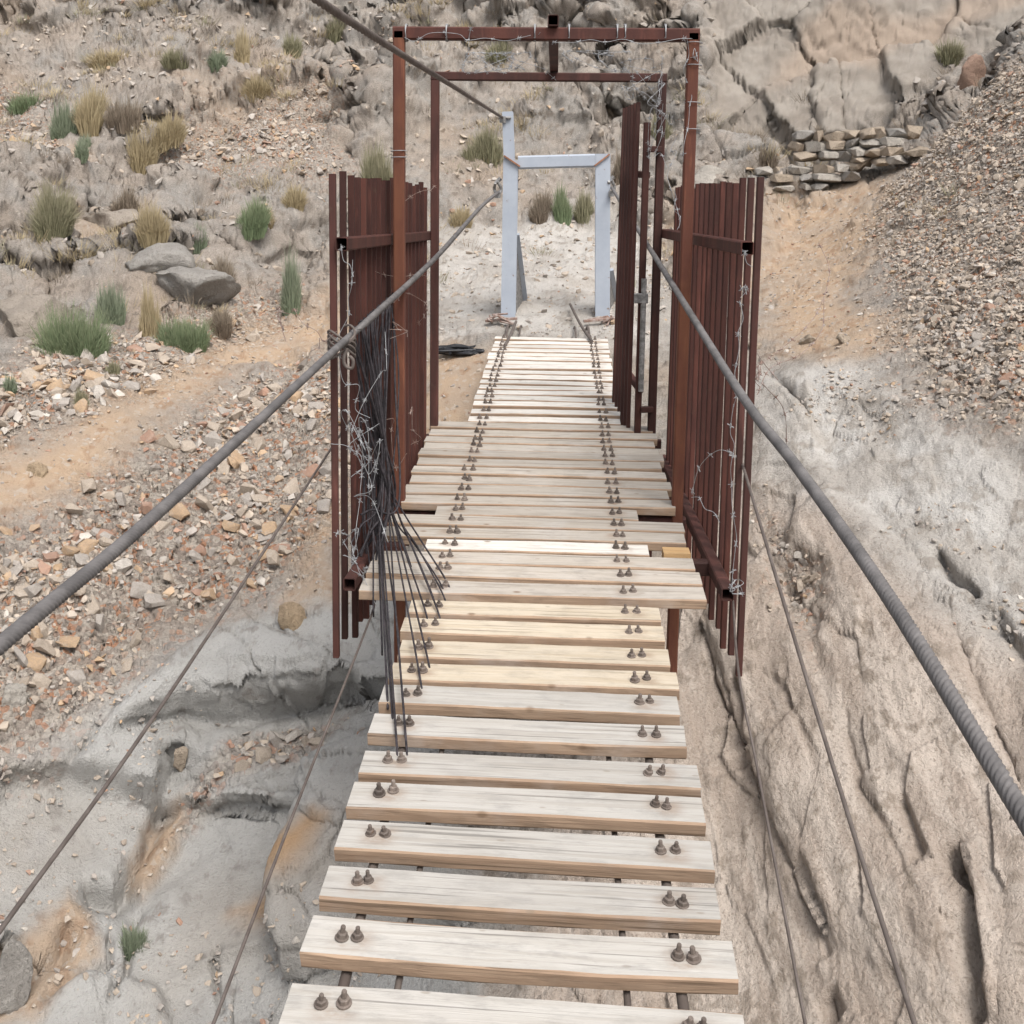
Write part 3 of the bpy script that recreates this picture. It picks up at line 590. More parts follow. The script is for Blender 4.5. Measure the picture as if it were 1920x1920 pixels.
for nm, d, where in (('left', left, 'in the loose scree on the slope left of the bridge'), ('right', right, 'in the loose scree on the slope right of the bridge')):
    for i in np.nonzero(d['big'])[0]:
        t = tint_names[d['t'][i]]
        stone(Vector(d['pos'][i]), d['rot'][i].tolist(), float(d['s'][i]), t, f'{LOOK[t]} stone {where}', f'{t} stones in the scree {nm} of the bridge')

# boulders one can point at
def rock(px, py, w_px, h_px, tint, label, depth=.8, yaw=0, seed=0, rough=.2, name='boulder', sink=.95):
    p, n_ = surf(px, py+h_px*.45); sc_ = (p-Vector(CAM)).length/F; bm = bmesh.new(); bmesh.ops.create_icosphere(bm, subdivisions=4, radius=.5)
    rs = np.random.default_rng(seed); v = np.array([q.co[:] for q in bm.verts])
    for _ in range(13):
        d_ = rs.normal(size=3); d_ /= np.linalg.norm(d_); h_ = rs.uniform(.15, .38); e_ = np.maximum(v @ d_-h_, 0); v = v-e_[:, None]*d_*.92
    v *= np.array((w_px*sc_, w_px*sc_*depth, h_px*sc_*1.2))/(v.max(0)-v.min(0))
    nn = v/np.linalg.norm(v, axis=1)[:, None]; s0 = min(w_px, h_px)*sc_
    v = v+nn*((fbm(v/s0*2+seed*3.1, 4)*rough+ridged(v/s0*5+seed, 3)*rough*.35+fbm(v/s0*11+seed, 3)*rough*.2)*s0)[:, None]
    for q, c_ in zip(bm.verts, v): q.co = c_
    me = bpy.data.meshes.new(name); bm.to_mesh(me); bm.free(); me.materials.append(M['boulder '+tint]); me.polygons.foreach_set('use_smooth', [True]*len(me.polygons))
    o = bpy.data.objects.new(name, me); link(o); o.location = p+Vector((0, w_px*sc_*depth*.2, h_px*sc_*(.5-sink*.5))); o.rotation_euler = (0, 0, yaw); return tag(o, label, 'boulder')
rock(552,1142,52,46,'ochre','ochre yellow boulder at the edge of the grey ledge beside the left picket wing',.8,.3,3)
rock(333,1434,22,36,'tan','thin tan stone slab standing in the cleft of the grey slab',.4,.4,5, sink=.1)
rock(275,472,120,55,'grey','broad grey flat topped block on the left hillside under the dry grass',.7,.15,7)
rock(362,520,150,80,'grey','largest grey slanting block in the middle of the left hillside',.7,-.1,8)
rock(40,580,120,85,'hill','brown hollowed rock at the left edge above the green shrub',.8,.1,9,.16)
rock(205,402,110,44,'hill','low tan rounded rock behind the dry shrub on the left hillside',.7,0,10)
rock(1318,318,80,64,'pale','pale rounded boulder beside the right gate post below the cliff',.8,.1,11)
rock(1420,640,26,18,'tan','small tan stone on the soil path right of the picket wing, nearer the gate',.8,.1,12)
rock(1518,628,34,20,'tan','small flat brown stone on the soil path, one of a pair',.8,.4,13)
rock(1585,628,26,18,'tan','small pointed brown stone on the soil path, right one of a pair',.8,.1,14)
rock(1830,128,50,50,'rust red','reddish crumbling rock at the top of the right scree beside the cliff',.8,.2,17,.2)
rock(68,875,34,24,'ochre','ochre stone on the soil path at the far left',.8,.2,18)
rock(20,1290,42,36,'pale','white weathered stone on the grey slab at the left edge',.8,.2,19)
rock(10,1830,60,110,'grey','dark rounded rock at the lower left corner',.9,.2,21)

# dry stone wall on the right
wl_root = empty('dry_stone_wall', U(1600, 330, 11.2), 'dry stone wall of stacked tan blocks beside the right scree under the cliff', 'stone wall')
wr = np.random.default_rng(5); k_st = 0
COURSES = [(1488, 1700, 256, 20, 20), (1484, 1690, 274, 22, 17), (1490, 1640, 292, 24, 17), (1590, 1712, 291, 24, 16), (1600, 1700, 308, 26, 15), (1418, 1600, 316, 26, 15), (1404, 1590, 333, 28, 16), (1420, 1540, 350, 26, 14)]
for a, b, y, wd, ht in COURSES:
    x = a
    while x < b and k_st < 98:
        w = wd*wr.uniform(.8, 2.0); xm = x+w/2; yy = y-(xm-1550)*.045+wr.normal(0, 1.2); Yw = 11.75-(xm-1480)*.0035-(y-300)*.003
        p = U(xm, yy, Yw); sc_ = Yw/F; v, f = PBIG[k_st % len(PBIG)]
        me = bpy.data.meshes.new('stone'); e_ = v.max(0)-v.min(0); vv = v/e_*np.array((w*sc_*1.06, .30*wr.uniform(.8, 1.2), ht*sc_*1.15)); vv = np.sign(vv)*np.abs(vv)**.8*(np.abs(vv).max(0)**.2)
        me.from_pydata(vv.tolist(), [], f.tolist()); me.materials.append(M['boulder '+('tan', 'tan', 'pale', 'grey', 'pale')[int(wr.integers(5))]]); me.update()
        o = bpy.data.objects.new('stone', me); link(o, wl_root); o.location = p-Vector(wl_root.location); o.rotation_euler = (wr.normal(0, .05), wr.normal(0, .05), wr.normal(.1, .1)); x += w+1; k_st += 1

# ------------------------------------------------------------------ shrubs and grass
def tuft(px, py, w_px, h_px, kind, label, name='shrub', cat_='shrub', lean=0, dens=1.0, seed=0, group=None):
    p, n_ = surf(px, py); sc_ = (p-Vector(CAM)).length/F; w, h = w_px*sc_*.84, h_px*sc_*.95; rs = np.random.default_rng(seed+int(px*7+py)); nb = int(np.clip(w_px*h_px*.55, 350, 3600)*dens)
    rn = np.sqrt(rs.random(nb)); r_ = rn*w*.40; a_ = rs.uniform(0, 2*np.pi, nb); ns = int(rs.integers(3, 7)); sub_ = rs.integers(0, ns, nb); so_ = rs.normal(0, .17, (ns, 2)); sh_ = rs.uniform(.55, 1.1, ns); r_ *= rs.uniform(.5, .85, ns)[sub_]
    bx = r_*np.cos(a_)+so_[sub_, 0]*w; by = r_*np.sin(a_)*.8+so_[sub_, 1]*w*.7; clumpy = 1+.35*np.sin(a_*3+seed)
    hh = h*sh_[sub_]*rs.uniform(.30, 1.1, nb)**1.2*np.sqrt(1-.93*rn**2)*clumpy.clip(.7, 1.15); out = .35+.65*rs.random(nb)
    out = out*(.4+rn); tx = bx+np.cos(a_)*out*w*.20+rs.normal(0, w*.06, nb)+lean*hh; ty = by+np.sin(a_)*out*w*.17+rs.normal(0, w*.06, nb)
    bw = np.maximum(.0016, .55*sc_)*rs.uniform(.6, 1.5, nb); ax = rs.uniform(0, 2*np.pi, nb); dx, dy = np.cos(ax)*bw, np.sin(ax)*bw
    mx, my, mz = bx*.55+tx*.45+rs.normal(0, w*.02, nb), by*.55+ty*.45, hh*.58; z0 = -h*rs.uniform(.12, .34, nb)
    gz_ = by*(.55 if p.y > 8 else .35)
    vs = np.stack([np.stack([bx-dx, by-dy, z0+gz_], 1), np.stack([bx+dx, by+dy, z0+gz_], 1), np.stack([mx+dx*.8, my+dy*.8, mz+gz_], 1), np.stack([mx-dx*.8, my-dy*.8, mz+gz_], 1), np.stack([tx, ty, hh*.98+gz_], 1), np.stack([tx+dx*.2, ty+dy*.2, hh+gz_], 1)], 1)
    b6 = np.arange(nb)[:, None]*6; fs = np.concatenate([b6+np.array([[0, 1, 2, 3]]), b6+np.array([[3, 2, 5, 4]])])
    tone = rs.random(nb); ca = np.zeros((nb, 6, 4)); ca[..., 0] = tone[:, None]; ca[:, 4:, 1] = 1; ca[..., 3] = 1
    me = np_mesh(name, vs.reshape(-1, 3), fs, M[kind], [('blade', ca.reshape(-1, 4))], False)
    o = bpy.data.objects.new(name, me); link(o); o.location = p; return tag(o, label, cat_, group)
for a in [
 (128,655,112,95,'green','large green broom shrub at the left edge of the scree',),(345,643,78,76,'green','round bright green shrub at the lower edge of the left hillside, beside brown twigs'),(470,428,62,60,'green','green broom shrub high on the left hillside beside the grey blocks'),
 (100,425,100,78,'olive','pale olive bushy shrub at the left of the hillside above the cracked ledge'),(195,592,52,62,'bluegreen','slim green shrub between the large green shrub and the cracked ledge'),(113,250,48,62,'bluegreen','bluish green shrub at the upper left edge of the gully'),
 (40,200,58,28,'green','low dark green shrub at the upper left edge'),(150,292,34,36,'bluegreen','small green shrub just below the bluish green shrub'),(162,270,30,26,'bluegreen','tiny green shrub above the reddish rock at upper left'),
 (330,112,64,30,'olive','flat olive shrub on the ledge at the top of the left hillside'),(410,118,54,34,'bluegreen','small bluish shrub on the ledge below the grey bedrock'),(545,575,46,105,'bluegreen','tall thin leafy shrub beside the left picket wing'),
 (370,462,44,44,'bluegreen','grey green shrub on top of the largest grey block'),(552,92,50,36,'olive','olive shrub near the upper cable on the hillside'),(1782,108,60,36,'olive','grey green shrub growing on the cliff above the right scree'),
 (1062,408,40,66,'green','green shrub framed by the white steel tower'),(1095,405,44,56,'olive','dark olive shrub inside the tower, beside the green one'),(1012,405,56,50,'brown','brown twiggy shrub inside the white tower on the left'),
 (705,345,62,80,'olive','dark olive bush behind the top of the left picket wing'),(905,285,70,60,'olive','olive bush behind the rear gate frame, left of the tower top'),(1165,330,40,60,'brown','brown bush behind the right post of the white tower')]: tuft(*a)
for a in [
 (205,118,90,34,'straw','dry straw coloured bush at the top left of the hillside'),(455,105,28,56,'straw','upright yellow dry grass clump on the upper hillside'),(175,222,66,62,'straw','dry tan bush in the gully beside the bluish shrub'),(228,228,54,48,'brown','dark brown shrub in the gully at upper left'),
 (262,300,70,58,'straw','long straw grass bank running down the gully, lower clump'),(310,262,70,50,'straw','long straw grass bank running down the gully, upper clump'),(285,438,62,62,'straw','dry straw bush between the tan rock and the green shrub'),(245,388,50,46,'brown','brown dry bush above the tan rounded rock'),
 (280,622,34,96,'straw','tall thin straw grass beside the round bright green shrub'),(420,528,52,66,'brown','grey brown twiggy shrub on the right flank of the largest grey block'),(408,612,66,38,'brown','low brown twigs behind the round bright green shrub'),(500,418,44,40,'straw','dry grass tuft just right of the high green shrub'),
 (490,165,70,40,'straw','reddish dry grass on the upper hillside left of the gate'),(152,758,30,44,'olive','small dark olive tuft on the soil path at left'),(210,692,26,26,'olive','tiny olive tuft in the grey gravel above the soil path'),(15,728,36,32,'bluegreen','grey green tuft in the gravel at the left edge'),
 (245,1778,54,40,'bluegreen','spiky bluish green grass tuft in a crack of the grey slab'),(885,62,60,30,'straw','dry grass tuft behind the front top bar, left of centre'),(1240,250,40,50,'olive','olive tuft behind the right rear post'),(930,100,50,30,'olive','small olive bush between the two top bars'),
 (630,60,60,36,'olive','olive bush beside the upper cable near the top edge'),(555,380,60,40,'straw','straw tuft just left of the left picket wing'),(870,415,50,40,'straw','straw tuft left of the tower beside the handrail'),(1440,300,40,34,'brown','brown tuft at the foot of the cliff near the pale boulder'),
 
 ]: tuft(*a, name='grass_tuft' if 'grass' in a[5] or 'tuft' in a[5] else 'shrub', cat_='grass' if 'grass' in a[5] or 'tuft' in a[5] else 'shrub')

# dry grass that thinly covers the hillside
def ground_cover(n, weight, label_mat, hgt, seed):
    rs = np.random.default_rng(seed); w = np.where(seen & (P[:, 1] > 8), weight*area, 0); ix = rs.choice(len(w), n, p=w/w.sum()); vs, ca = [], []
    for i in ix:
        nb = int(rs.integers(25, 70)); s_ = hgt*rs.uniform(.5, 1.3); p0 = V[i]; r_ = rs.normal(0, s_*.55, (nb, 2)); hh = s_*rs.uniform(.3, 1.0, nb); sc_ = dist[i]/F*.5
        a_ = rs.uniform(0, 6.3, nb); d = np.stack([np.cos(a_)*sc_, np.sin(a_)*sc_, 0*a_], 1); b_ = p0+np.stack([r_[:, 0], r_[:, 1], r_[:, 1]*.5-.02], 1); t_ = b_+np.stack([r_[:, 0]*.6+rs.normal(0, s_*.15, nb), r_[:, 1]*.5, hh], 1)
        vs.append(np.stack([b_-d, b_+d, t_+d*.3, t_-d*.3], 1)); c_ = np.zeros((nb, 4, 4)); c_[..., 0] = rs.random(nb)[:, None]; c_[:, 2:, 1] = 1; c_[..., 3] = 1; ca.append(c_)
    vs = np.concatenate(vs); ca = np.concatenate(ca); fs = np.arange(len(vs)*4).reshape(-1, 4)
    o = link(bpy.data.objects.new('dry_grass', np_mesh('dry_grass', vs.reshape(-1, 3), fs, M[label_mat], [('blade', ca.reshape(-1, 4))], False))); tag(o, kind='stuff')
gw = hill*(1-cliff)*sstep(.05, .4, fbm(P*.6+70, 3))
ground_cover(230, gw, 'straw', .13, 3); ground_cover(200, gw+.05*hill, 'brown', .11, 4); ground_cover(70, gw, 'olive', .12, 5)

# ------------------------------------------------------------------ the bridge
SL = 150/F
def deck(px, py, h=0.0):
    "deck surface point seen at a photo pixel"
    d = ray(px, py); t = (SL*CAM[1]+h-CAM[2])/(d[2]-SL*d[1]); return Vector(CAM+d*t)
def dz(y): return SL*y
back = [(548,1838),(583,1720),(621,1620),(647,1535),(666,1461),(687,1402),(707,1336),(727,1279),(740,1238.5),(749,1194),(763,1154),(772,1120),(677,1083.6),(698,1053.6),(711,1030),(810,1008),(732,984.6),(753,962.5),(850,946)]
front = [(782,941.5),(782,920.7),(785,905),(790,885.5),(795,870),(800,854),(805,841),(808,827),(810,814),(815,799.6),(890,789),(888,773.5),(895,759),(900,748.8),(905,738.4),(908,728),(911,718.9),(914,709),(917,699.3),(920,689.4),(923,682),(926,673.3),(928,666),(930,658.5),(932,651),(934,643.5),(936,636)]
yb = [deck(*q).y for q in back]; yf = [deck(*q).y for q in front]
PW = .102
rows = [y-PW/2 for y in yb]+[y+PW/2-.004 for y in yf]

for i in range(1, len(rows)-1):                        # even out reading errors
    pass
rows = list(np.maximum.accumulate(np.array(rows)))
for i in range(1, len(rows)):
    if rows[i]-rows[i-1] < PW+.012: rows[i] = rows[i-1]+PW+.012
rows = [rows[0]-.148*k for k in (7, 6, 5, 4, 3, 2, 1)]+rows
WF = {}                                                # rows with longer planks: (left, right)
nb0 = 7
for i, (l, r_) in {12: (-.575, .605), 13: (-.575, .61), 14: (-.575, .60), 16: (-.585, .595), 17: (-.575, .605)}.items(): WF[nb0+i] = (l, r_)
for i in range(19, 29): WF[nb0+i] = (-.565+.01*(i % 2), .605-.012*(i % 3))
bridge = empty('suspension_bridge', (0, rows[-1], dz(rows[-1])), 'narrow footbridge of pale wooden planks bolted onto steel ropes', 'footbridge')
prng = np.random.default_rng(12)
bolt_me = None
def make_bolt():
    b = MB(); b.lathe((0, 0, 0), [(.0155, 0), (.0155, .003), (.0125, .0035)], 12); hexp = [(.0115, .003), (.0115, .0125), (.009, .014)]; b.lathe((0, 0, 0), hexp, 6); b.lathe((0, 0, 0), [(.0055, .012), (.0055, .027), (.0045, .029)], 8)
    return b
def plank_mesh(L, w, t, seed):
    rs = np.random.default_rng(seed); n = 10; c = .004; prof = [(-w/2+c, -t/2), (w/2-c, -t/2), (w/2, -t/2+c), (w/2, t/2-c), (w/2-c, t/2), (-w/2+c, t/2), (-w/2, t/2-c), (-w/2, -t/2+c)]
    bow = rs.normal(0, .003); cup = rs.normal(0, .0015); vs = []
    for i in range(n+1):
        u = i/n*2-1
        for a, b in prof: vs.append((u*L/2+(rs.normal(0, .0008) if i in (0, n) else 0), a+bow*u*u+rs.normal(0, .0007), b+cup*u*u+rs.normal(0, .0005)))
    fs = [(i*8+j, i*8+(j+1) % 8, (i+1)*8+(j+1) % 8, (i+1)*8+j) for i in range(n) for j in range(8)]+[tuple(range(7, -1, -1)), tuple(range(n*8, n*8+8))]
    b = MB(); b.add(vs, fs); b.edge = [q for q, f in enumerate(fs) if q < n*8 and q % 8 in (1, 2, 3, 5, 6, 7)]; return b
th = .036
for i, y in enumerate(rows):
    wide = WF.get(i); k = i-nb0
    l, r_ = wide if wide else (-.388+.028*min(max((k-20)/25, 0), 1)+prng.normal(0, .005), .452-.0013*min(max(k, 0), 11)+.02*min(max((k-20)/25, 0), 1)+prng.normal(0, .005))
    kind = 'yellow' if k in (8, 9, 10, 11) else 'worn' if wide else 'bleached' if k >= 29 or k == 15 else 'worn' if k == 18 else 'pine'
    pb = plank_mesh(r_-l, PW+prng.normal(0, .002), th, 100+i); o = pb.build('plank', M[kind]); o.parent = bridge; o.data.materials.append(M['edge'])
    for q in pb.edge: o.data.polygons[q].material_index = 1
    y -= .012 if k < 12 else 0; loc = Vector(((l+r_)/2, y, dz(y)-th/2+prng.normal(0, .0015))); o.location = loc-Vector(bridge.location)
    o.rotation_euler = (math.atan(SL)+prng.normal(0, .012), prng.normal(0, .004), prng.normal(min(-.028+.0016*max(k, 0), -.006), .003))
    if k in (8, 9, 10, 11): o['label'] = 'yellow new pine plank'
    elif wide: o['label'] = 'long grey tan plank running out to the gate frame'
    for sx in (-1, 1):
        for q in (-.0155, .0155):
            if bolt_me is None:
                bo = make_bolt().build('bolt', M['bolt']); bolt_me = bo.data
            else: bo = link(bpy.data.objects.new('bolt', bolt_me))
            bo.parent = o; bo.location = ((.352-.0008*min(max(k, 0), 14)+.012*min(max((k-20)/25, 0), 1) if sx > 0 else -.305+.02*min(max((k-20)/25, 0), 1))+prng.normal(0, .003)+q-loc.x, prng.normal(.004, .006), th/2); bo.rotation_euler = (prng.normal(0, .07), prng.normal(0, .07), prng.uniform(0, 6)); s_ = prng.uniform(.8, 1.0); bo.scale = (s_, s_, s_*prng.uniform(.85, 1.12))
ya, ye = rows[0]-.6, rows[-1]+.05
for x in (-.305, -.20, .24, .345):
    b = MB(); pts = [(x, y, dz(y)-th-.014) for y in np.arange(ya, ye, .012 if abs(x) > .3 else .2)]
    pts += [Vector(p) for p in smooth_line([(x, ye, dz(ye)-th-.014), (x*.98, ye+.25, dz(ye)-.03), (x*.96, ye+.55, .60), (x*.9, ye+.8, .50)], 8)][1:]
    b.tube(pts, .011 if abs(x) > .3 else .007, 8); b.build('deck_rope', M['cable_dark'], bridge)

# ------------------------------------------------------------------ the rusty gate astride the deck
YF, YR = 4.37, deck(815, 797).y; ZT = 2.25
gate = empty('gate_frame', (0, YF, dz(YF)), 'rust red steel gate frame with picket wings standing astride the plank deck', 'gate')
w = .046
xl, xr = U(749, 500, YF).x, U(1285, 500, YF).x; xl2, xr2 = U(815, 470, YR).x, U(1232, 470, YR).x
def part(name, mat, fn, parent=None):
    b = MB(); fn(b); return b.build(name, M[mat], parent or gate)
for x, y in ((xl, YF), (xr, YF)): part('post', 'oxide_post', lambda b: b.tube_sq((x, y, -.72), (x, y, ZT), w, up=(0, 1, 0)))
zR = U(1030, 137, YR).z; zF = U(1030, 53, YF).z
for x, y in ((xl2, YR), (xr2, YR)): part('post', 'oxide_dark', lambda b: b.tube_sq((x, y, -.5), (x, y, zR-.04), .042, up=(0, 1, 0)))
part('top_bar', 'oxide', lambda b: b.tube_sq((xl-w/2, YF, zF-.024), (xr+w/2, YF, zF-.024), w, .05))
part('top_bar', 'oxide_dark', lambda b: b.tube_sq((xl2-.021, YR, zR-.02), (xr2+.021, YR, zR-.02), .042, .042))
xc = U(1037, 62, YF).x
part('ridge_bar', 'oxide', lambda b: b.tube_sq((xc, YF-.05, zF+.024), (xc, YR+.05, zR+.024), .042, .042))
for y in (YF, YR): part('cross_beam', 'oxide_dark', lambda b: b.tube_sq((-.62, y+.005, dz(y)-.075), (.64, y+.005, dz(y)-.075), .045, .045))
yb_ = rows[nb0+15]; part('cross_beam', 'oxide_dark', lambda b: b.tube_sq((-.66, yb_, dz(yb_)-.068), (.68, yb_, dz(yb_)-.068), .05, .055))
bk = part('timber_packer', 'woodblock', lambda b: b.box((.50, yb_-.04, dz(yb_)-.045), (.60, yb_+.035, dz(yb_)-.004)))
part('beam_bracket', 'oxide_dark', lambda b: b.box((-.60, yb_-.035, dz(yb_)-.055), (-.50, yb_+.03, dz(yb_)-.008)))
PKL = [627, 646, 661, 672, 683, 693, 702, 711, 720, 728, 737, 745, 753, 761, 768, 775, 782, 789, 796]
PKR = [1410, 1393, 1378, 1365, 1353, 1342, 1332, 1322, 1313, 1304, 1296, 1288, 1281, 1275, 1269, 1264, 1259]
for sgn in (-1, 1):
    n0 = U(625 if sgn < 0 else 1410, 700, 3.60); n1 = U(800 if sgn < 0 else 1258, 700, 5.42)
    x0, y0, x1, y1 = n0.x, n0.y, n1.x, n1.y; zt0 = 1.675; zb0 = -.055
    for j, px_ in enumerate(PKL if sgn < 0 else PKR):
        d_ = ray(px_, 700); e_ = (x1-x0, y1-y0); den = d_[0]*e_[1]-d_[1]*e_[0]; t = ((CAM[0]-x0)*d_[1]-(CAM[1]-y0)*d_[0])/(e_[0]*d_[1]-e_[1]*d_[0]); x = x0+(x1-x0)*t; y = y0+(y1-y0)*t
        ja, jb, jc = prng.normal(0, .006), prng.normal(0, .012), prng.normal(0, .003)
        part('picket', 'oxide_dark' if j < 2 else 'oxide', lambda b: b.tube_sq((x+jc, y, zb0+jb), (x, y, zt0-.02*t+ja), .022, .026, up=(0, 1, 0), t=.002))
    ix = -sgn*.038
    za_ = U(640 if sgn < 0 else 1392, 457 if sgn < 0 else 465, 3.6).z; zb_ = U(810 if sgn < 0 else 1240, 441 if sgn < 0 else 437, 5.55).z
    part('side_rail', 'oxide', lambda b: b.tube_sq((x0+ix, y0-.03, za_), ((xl2 if sgn < 0 else xr2)+sgn*.04, YR+.02, zb_), .042, .046))
    zl_ = U(641 if sgn < 0 else 1380, 1092 if sgn < 0 else 1112, 3.62).z
    part('side_rail', 'oxide_dark', lambda b: b.tube_sq((x0+ix-sgn*.012, y0-.0, zl_), (x1-sgn*.022, y1+.1, zl_+.01), .044, .046))
# the open leaf, swung away from the viewer on the right rear post
h0 = U(1188, 815, 5.46); h1 = U(1158, 785, 6.02); zt0_ = U(1188, 190, 5.46).z; zt1_ = U(1166, 203, 6.02).z
door = part('gate_door', 'oxide', lambda b: b.tube_sq((h0.x+.018, h0.y-.01, h0.z-.0), (h0.x+.022, h0.y-.01, U(1196, 230, 5.46).z), .034, .034, up=(0, 1, 0)))
for j in range(6):
    t = j/5; x, y = h0.x+(h1.x-h0.x)*t, h0.y+.05+(h1.y-h0.y-.05)*t; zb_ = h0.z+.01+(h1.z-h0.z)*t
    part('picket', 'oxide_dark', lambda b: b.tube_sq((x-.026, y, zb_), (x-.020+.012*t, y, zt0_+(zt1_-zt0_)*t), .020, .026, up=(0, 1, 0), t=.002), door)
for z in (U(1210, 763, 5.5).z, U(1218, 281, 5.5).z): part('hinge_bar', 'oxide_dark', lambda b: b.tube_sq((h0.x+.03, YR-.04, z), (xr2, YR-.03, z), .036, .03), door)
part('door_rail', 'oxide', lambda b: b.tube_sq((h0.x+.03, h0.y+.02, .62), (h1.x+.03, h1.y, .64), .034, .034), door); part('door_rail', 'oxide', lambda b: b.tube_sq((h0.x+.03, h0.y+.02, 1.72), (h1.x+.03, h1.y, 1.74), .034, .034), door)
part('latch', 'steel', lambda b: (b.tube_sq((h0.x-.02, h0.y-.035, 1.10), (h0.x+.05, h0.y-.035, 1.10), .03, .05), b.tube([(h0.x+.028, h0.y-.036, .62), (h0.x+.028, h0.y-.036, 1.2)], .014, 8)), door)

# ------------------------------------------------------------------ the white steel tower at the far end
YW = 8.72
tower = empty('steel_tower', (0, YW, .6), 'grey white painted steel portal at the far end of the bridge, its left post taller', 'tower')
def ibeam(b, p0, p1, bw, bh, up):
    t = .007; b.prism(p0, p1, [(-bw/2, -bh/2), (bw/2, -bh/2), (bw/2, -bh/2+t), (t/2, -bh/2+t), (t/2, bh/2-t), (bw/2, bh/2-t), (bw/2, bh/2), (-bw/2, bh/2), (-bw/2, bh/2-t), (-t/2, bh/2-t), (-t/2, -bh/2+t), (-bw/2, -bh/2+t)], up)
tp = lambda n, m_, f: part(n, m_, f, tower)
pl0, pl1 = U(953, 605, YW), U(958, 302, YW); pr0, pr1 = U(1130, 605, YW), U(1130, 290, YW); pt1 = U(952, 210, YW)
zl = U(1045, 302, YW).z
tp('post', 'white', lambda b: ibeam(b, (pl0.x, YW, .45), (pl1.x, YW, zl), .118, .12, (0, 1, 0)))
tp('post', 'white', lambda b: ibeam(b, (pl1.x-.012, YW, zl+.001), (pt1.x, YW, pt1.z), .086, .11, (0, 1, 0)))
tp('post', 'white', lambda b: ibeam(b, (pr0.x, YW, .45), (pr1.x, YW, zl+.06), .118, .12, (0, 1, 0)))
tp('lintel', 'white', lambda b: b.tube_sq((pl1.x+.06, YW, U(975, 305, YW).z), (pr1.x-.061, YW, U(1110, 301, YW).z), .11, .105))
a0, a1 = U(945, 292, YW-.066), U(975, 312, YW-.066); tp('weld_seam', 'weld', lambda b: b.prism(a0, a1, [(-.006, -.018), (.006, -.018), (.006, .018), (-.006, .018)], (0, 1, 0)))
a0, a1 = U(1143, 289, YW-.066), U(1115, 311, YW-.066); tp('weld_seam', 'weld', lambda b: b.prism(a0, a1, [(-.006, -.012), (.006, -.012), (.006, .012), (-.006, .012)], (0, 1, 0)))
for sx, x, zt_, xe in ((1, pl0.x, 1.30, U(986, 585, 9.25).x), (1, pr0.x, 1.02, U(1160, 585, 9.25).x)):
    e = Vector((xe, 9.28, .60)); s = Vector((x+.05, YW+.062, zt_))
    br = tp('brace', 'white', lambda b: b.prism(s, e, [(-.03, -.012), (.03, -.012), (.03, .012), (-.03, .012)], (0, 1, 0)))
    part('web_plate', 'steel', lambda b: b.add([(x+.052, YW+.065, .6), (e.x-.01, e.y-.01, .6), (s.x, s.y+.002, s.z-.03), (x+.046, YW+.065, .6), (e.x-.016, e.y-.01, .6), (s.x-.006, s.y+.002, s.z-.03)], [(0, 1, 2), (5, 4, 3), (0, 3, 4, 1), (1, 4, 5, 2), (2, 5, 3, 0)]), br)
for x in (pl0.x, pr0.x): tp('base_plate', 'weld', lambda b: b.box((x-.13, YW-.12, .575), (x+.13, YW+.12, .592)))
for c_ in (U(934, 355, YW-.02), U(1146, 352, YW-.02)):
    tp('rope_clamp', 'steel', lambda b: (b.tube(smooth_line([c_+Vector((-.02, -.05, .05)), c_+Vector((-.03, 0, .0)), c_+Vector((0, -.04, -.05)), c_+Vector((.025, -.03, 0)), c_+Vector((0, -.05, .06))], 6), .012, 8), b.box(c_+Vector((-.022, -.075, -.07)), c_+Vector((.022, -.03, -.025))), b.tube([c_+Vector((-.02, 0, .05)), c_+Vector((.02, 0, .09))], .016, 8)))
tp('rope_clamp', 'steel', lambda b: (b.box(pt1+Vector((-.06, -.08, -.09)), pt1+Vector((-.01, -.056, -.04))), b.tube([pt1+Vector((-.07, -.07, -.05)), pt1+Vector((.03, -.07, -.05))], .012, 8)))

# ------------------------------------------------------------------ ropes and cables
def sagline(pts, step): 
    L = smooth_line(pts, 30); out = [L[0]]; acc = 0
    for a, b in zip(L, L[1:]):
        d = (b-a).length; nst = max(1, int(d/step)); out += [a.lerp(b, (q+1)/nst) for q in range(nst)]
    return out
def rope(name, pts, r, mat, label, cat_, group=None, step=.01, strand=True):
    b = MB(); L = sagline(pts, step)
    if strand: b.tube(L, r, 20, lobes=6, twist=2*math.pi/(r*.85), depth=.34)
    else: b.tube(L, r, 8)
    return tag(b.build(name, M[mat], origin=pts[-1]), label, cat_, group)
def Ux(px, py, X): d = ray(px, py); t = (X-CAM[0])/d[0]; return Vector(CAM+d*t)
n_ = Ux(1920, 1530, .61); q_ = Ux(1660, 1110, .60)
rope('handrail_cable', [n_+(n_-q_)*1.6, n_, q_, Ux(1490, 870, .59), Ux(1390, 740, .58), Ux(1265, 540, .555), Ux(1197, 432, .545), U(1147, 352, YW-.04)], .0125, 'cable', 'thick twisted steel handrail cable on the right side of the bridge', 'cable', step=.0026)
n_ = Ux(0, 1210, -.66); q_ = Ux(320, 940, -.66)
rope('handrail_cable', [n_+(n_-q_)*1.6, n_, q_, Ux(640, 645, -.625), Ux(700, 592, -.57), Ux(820, 480, -.495), Ux(900, 390, -.42), U(935, 360, YW-.04)], .0125, 'cable', 'thick steel handrail cable on the left side, tied to the left picket wing', 'cable', step=.0026)
t0 = pt1+Vector((-.04, -.075, -.05)); n_ = Ux(595, 0, -.47); rope('suspension_cable', [n_+(n_-t0)*.35+Vector((0, 0, .04)), n_, (n_+t0)*.5-Vector((0, 0, .0)), t0], .0115, 'cable_dark', 'dark steel cable running from the top of the tower up past the left gate post', 'cable', step=.012)
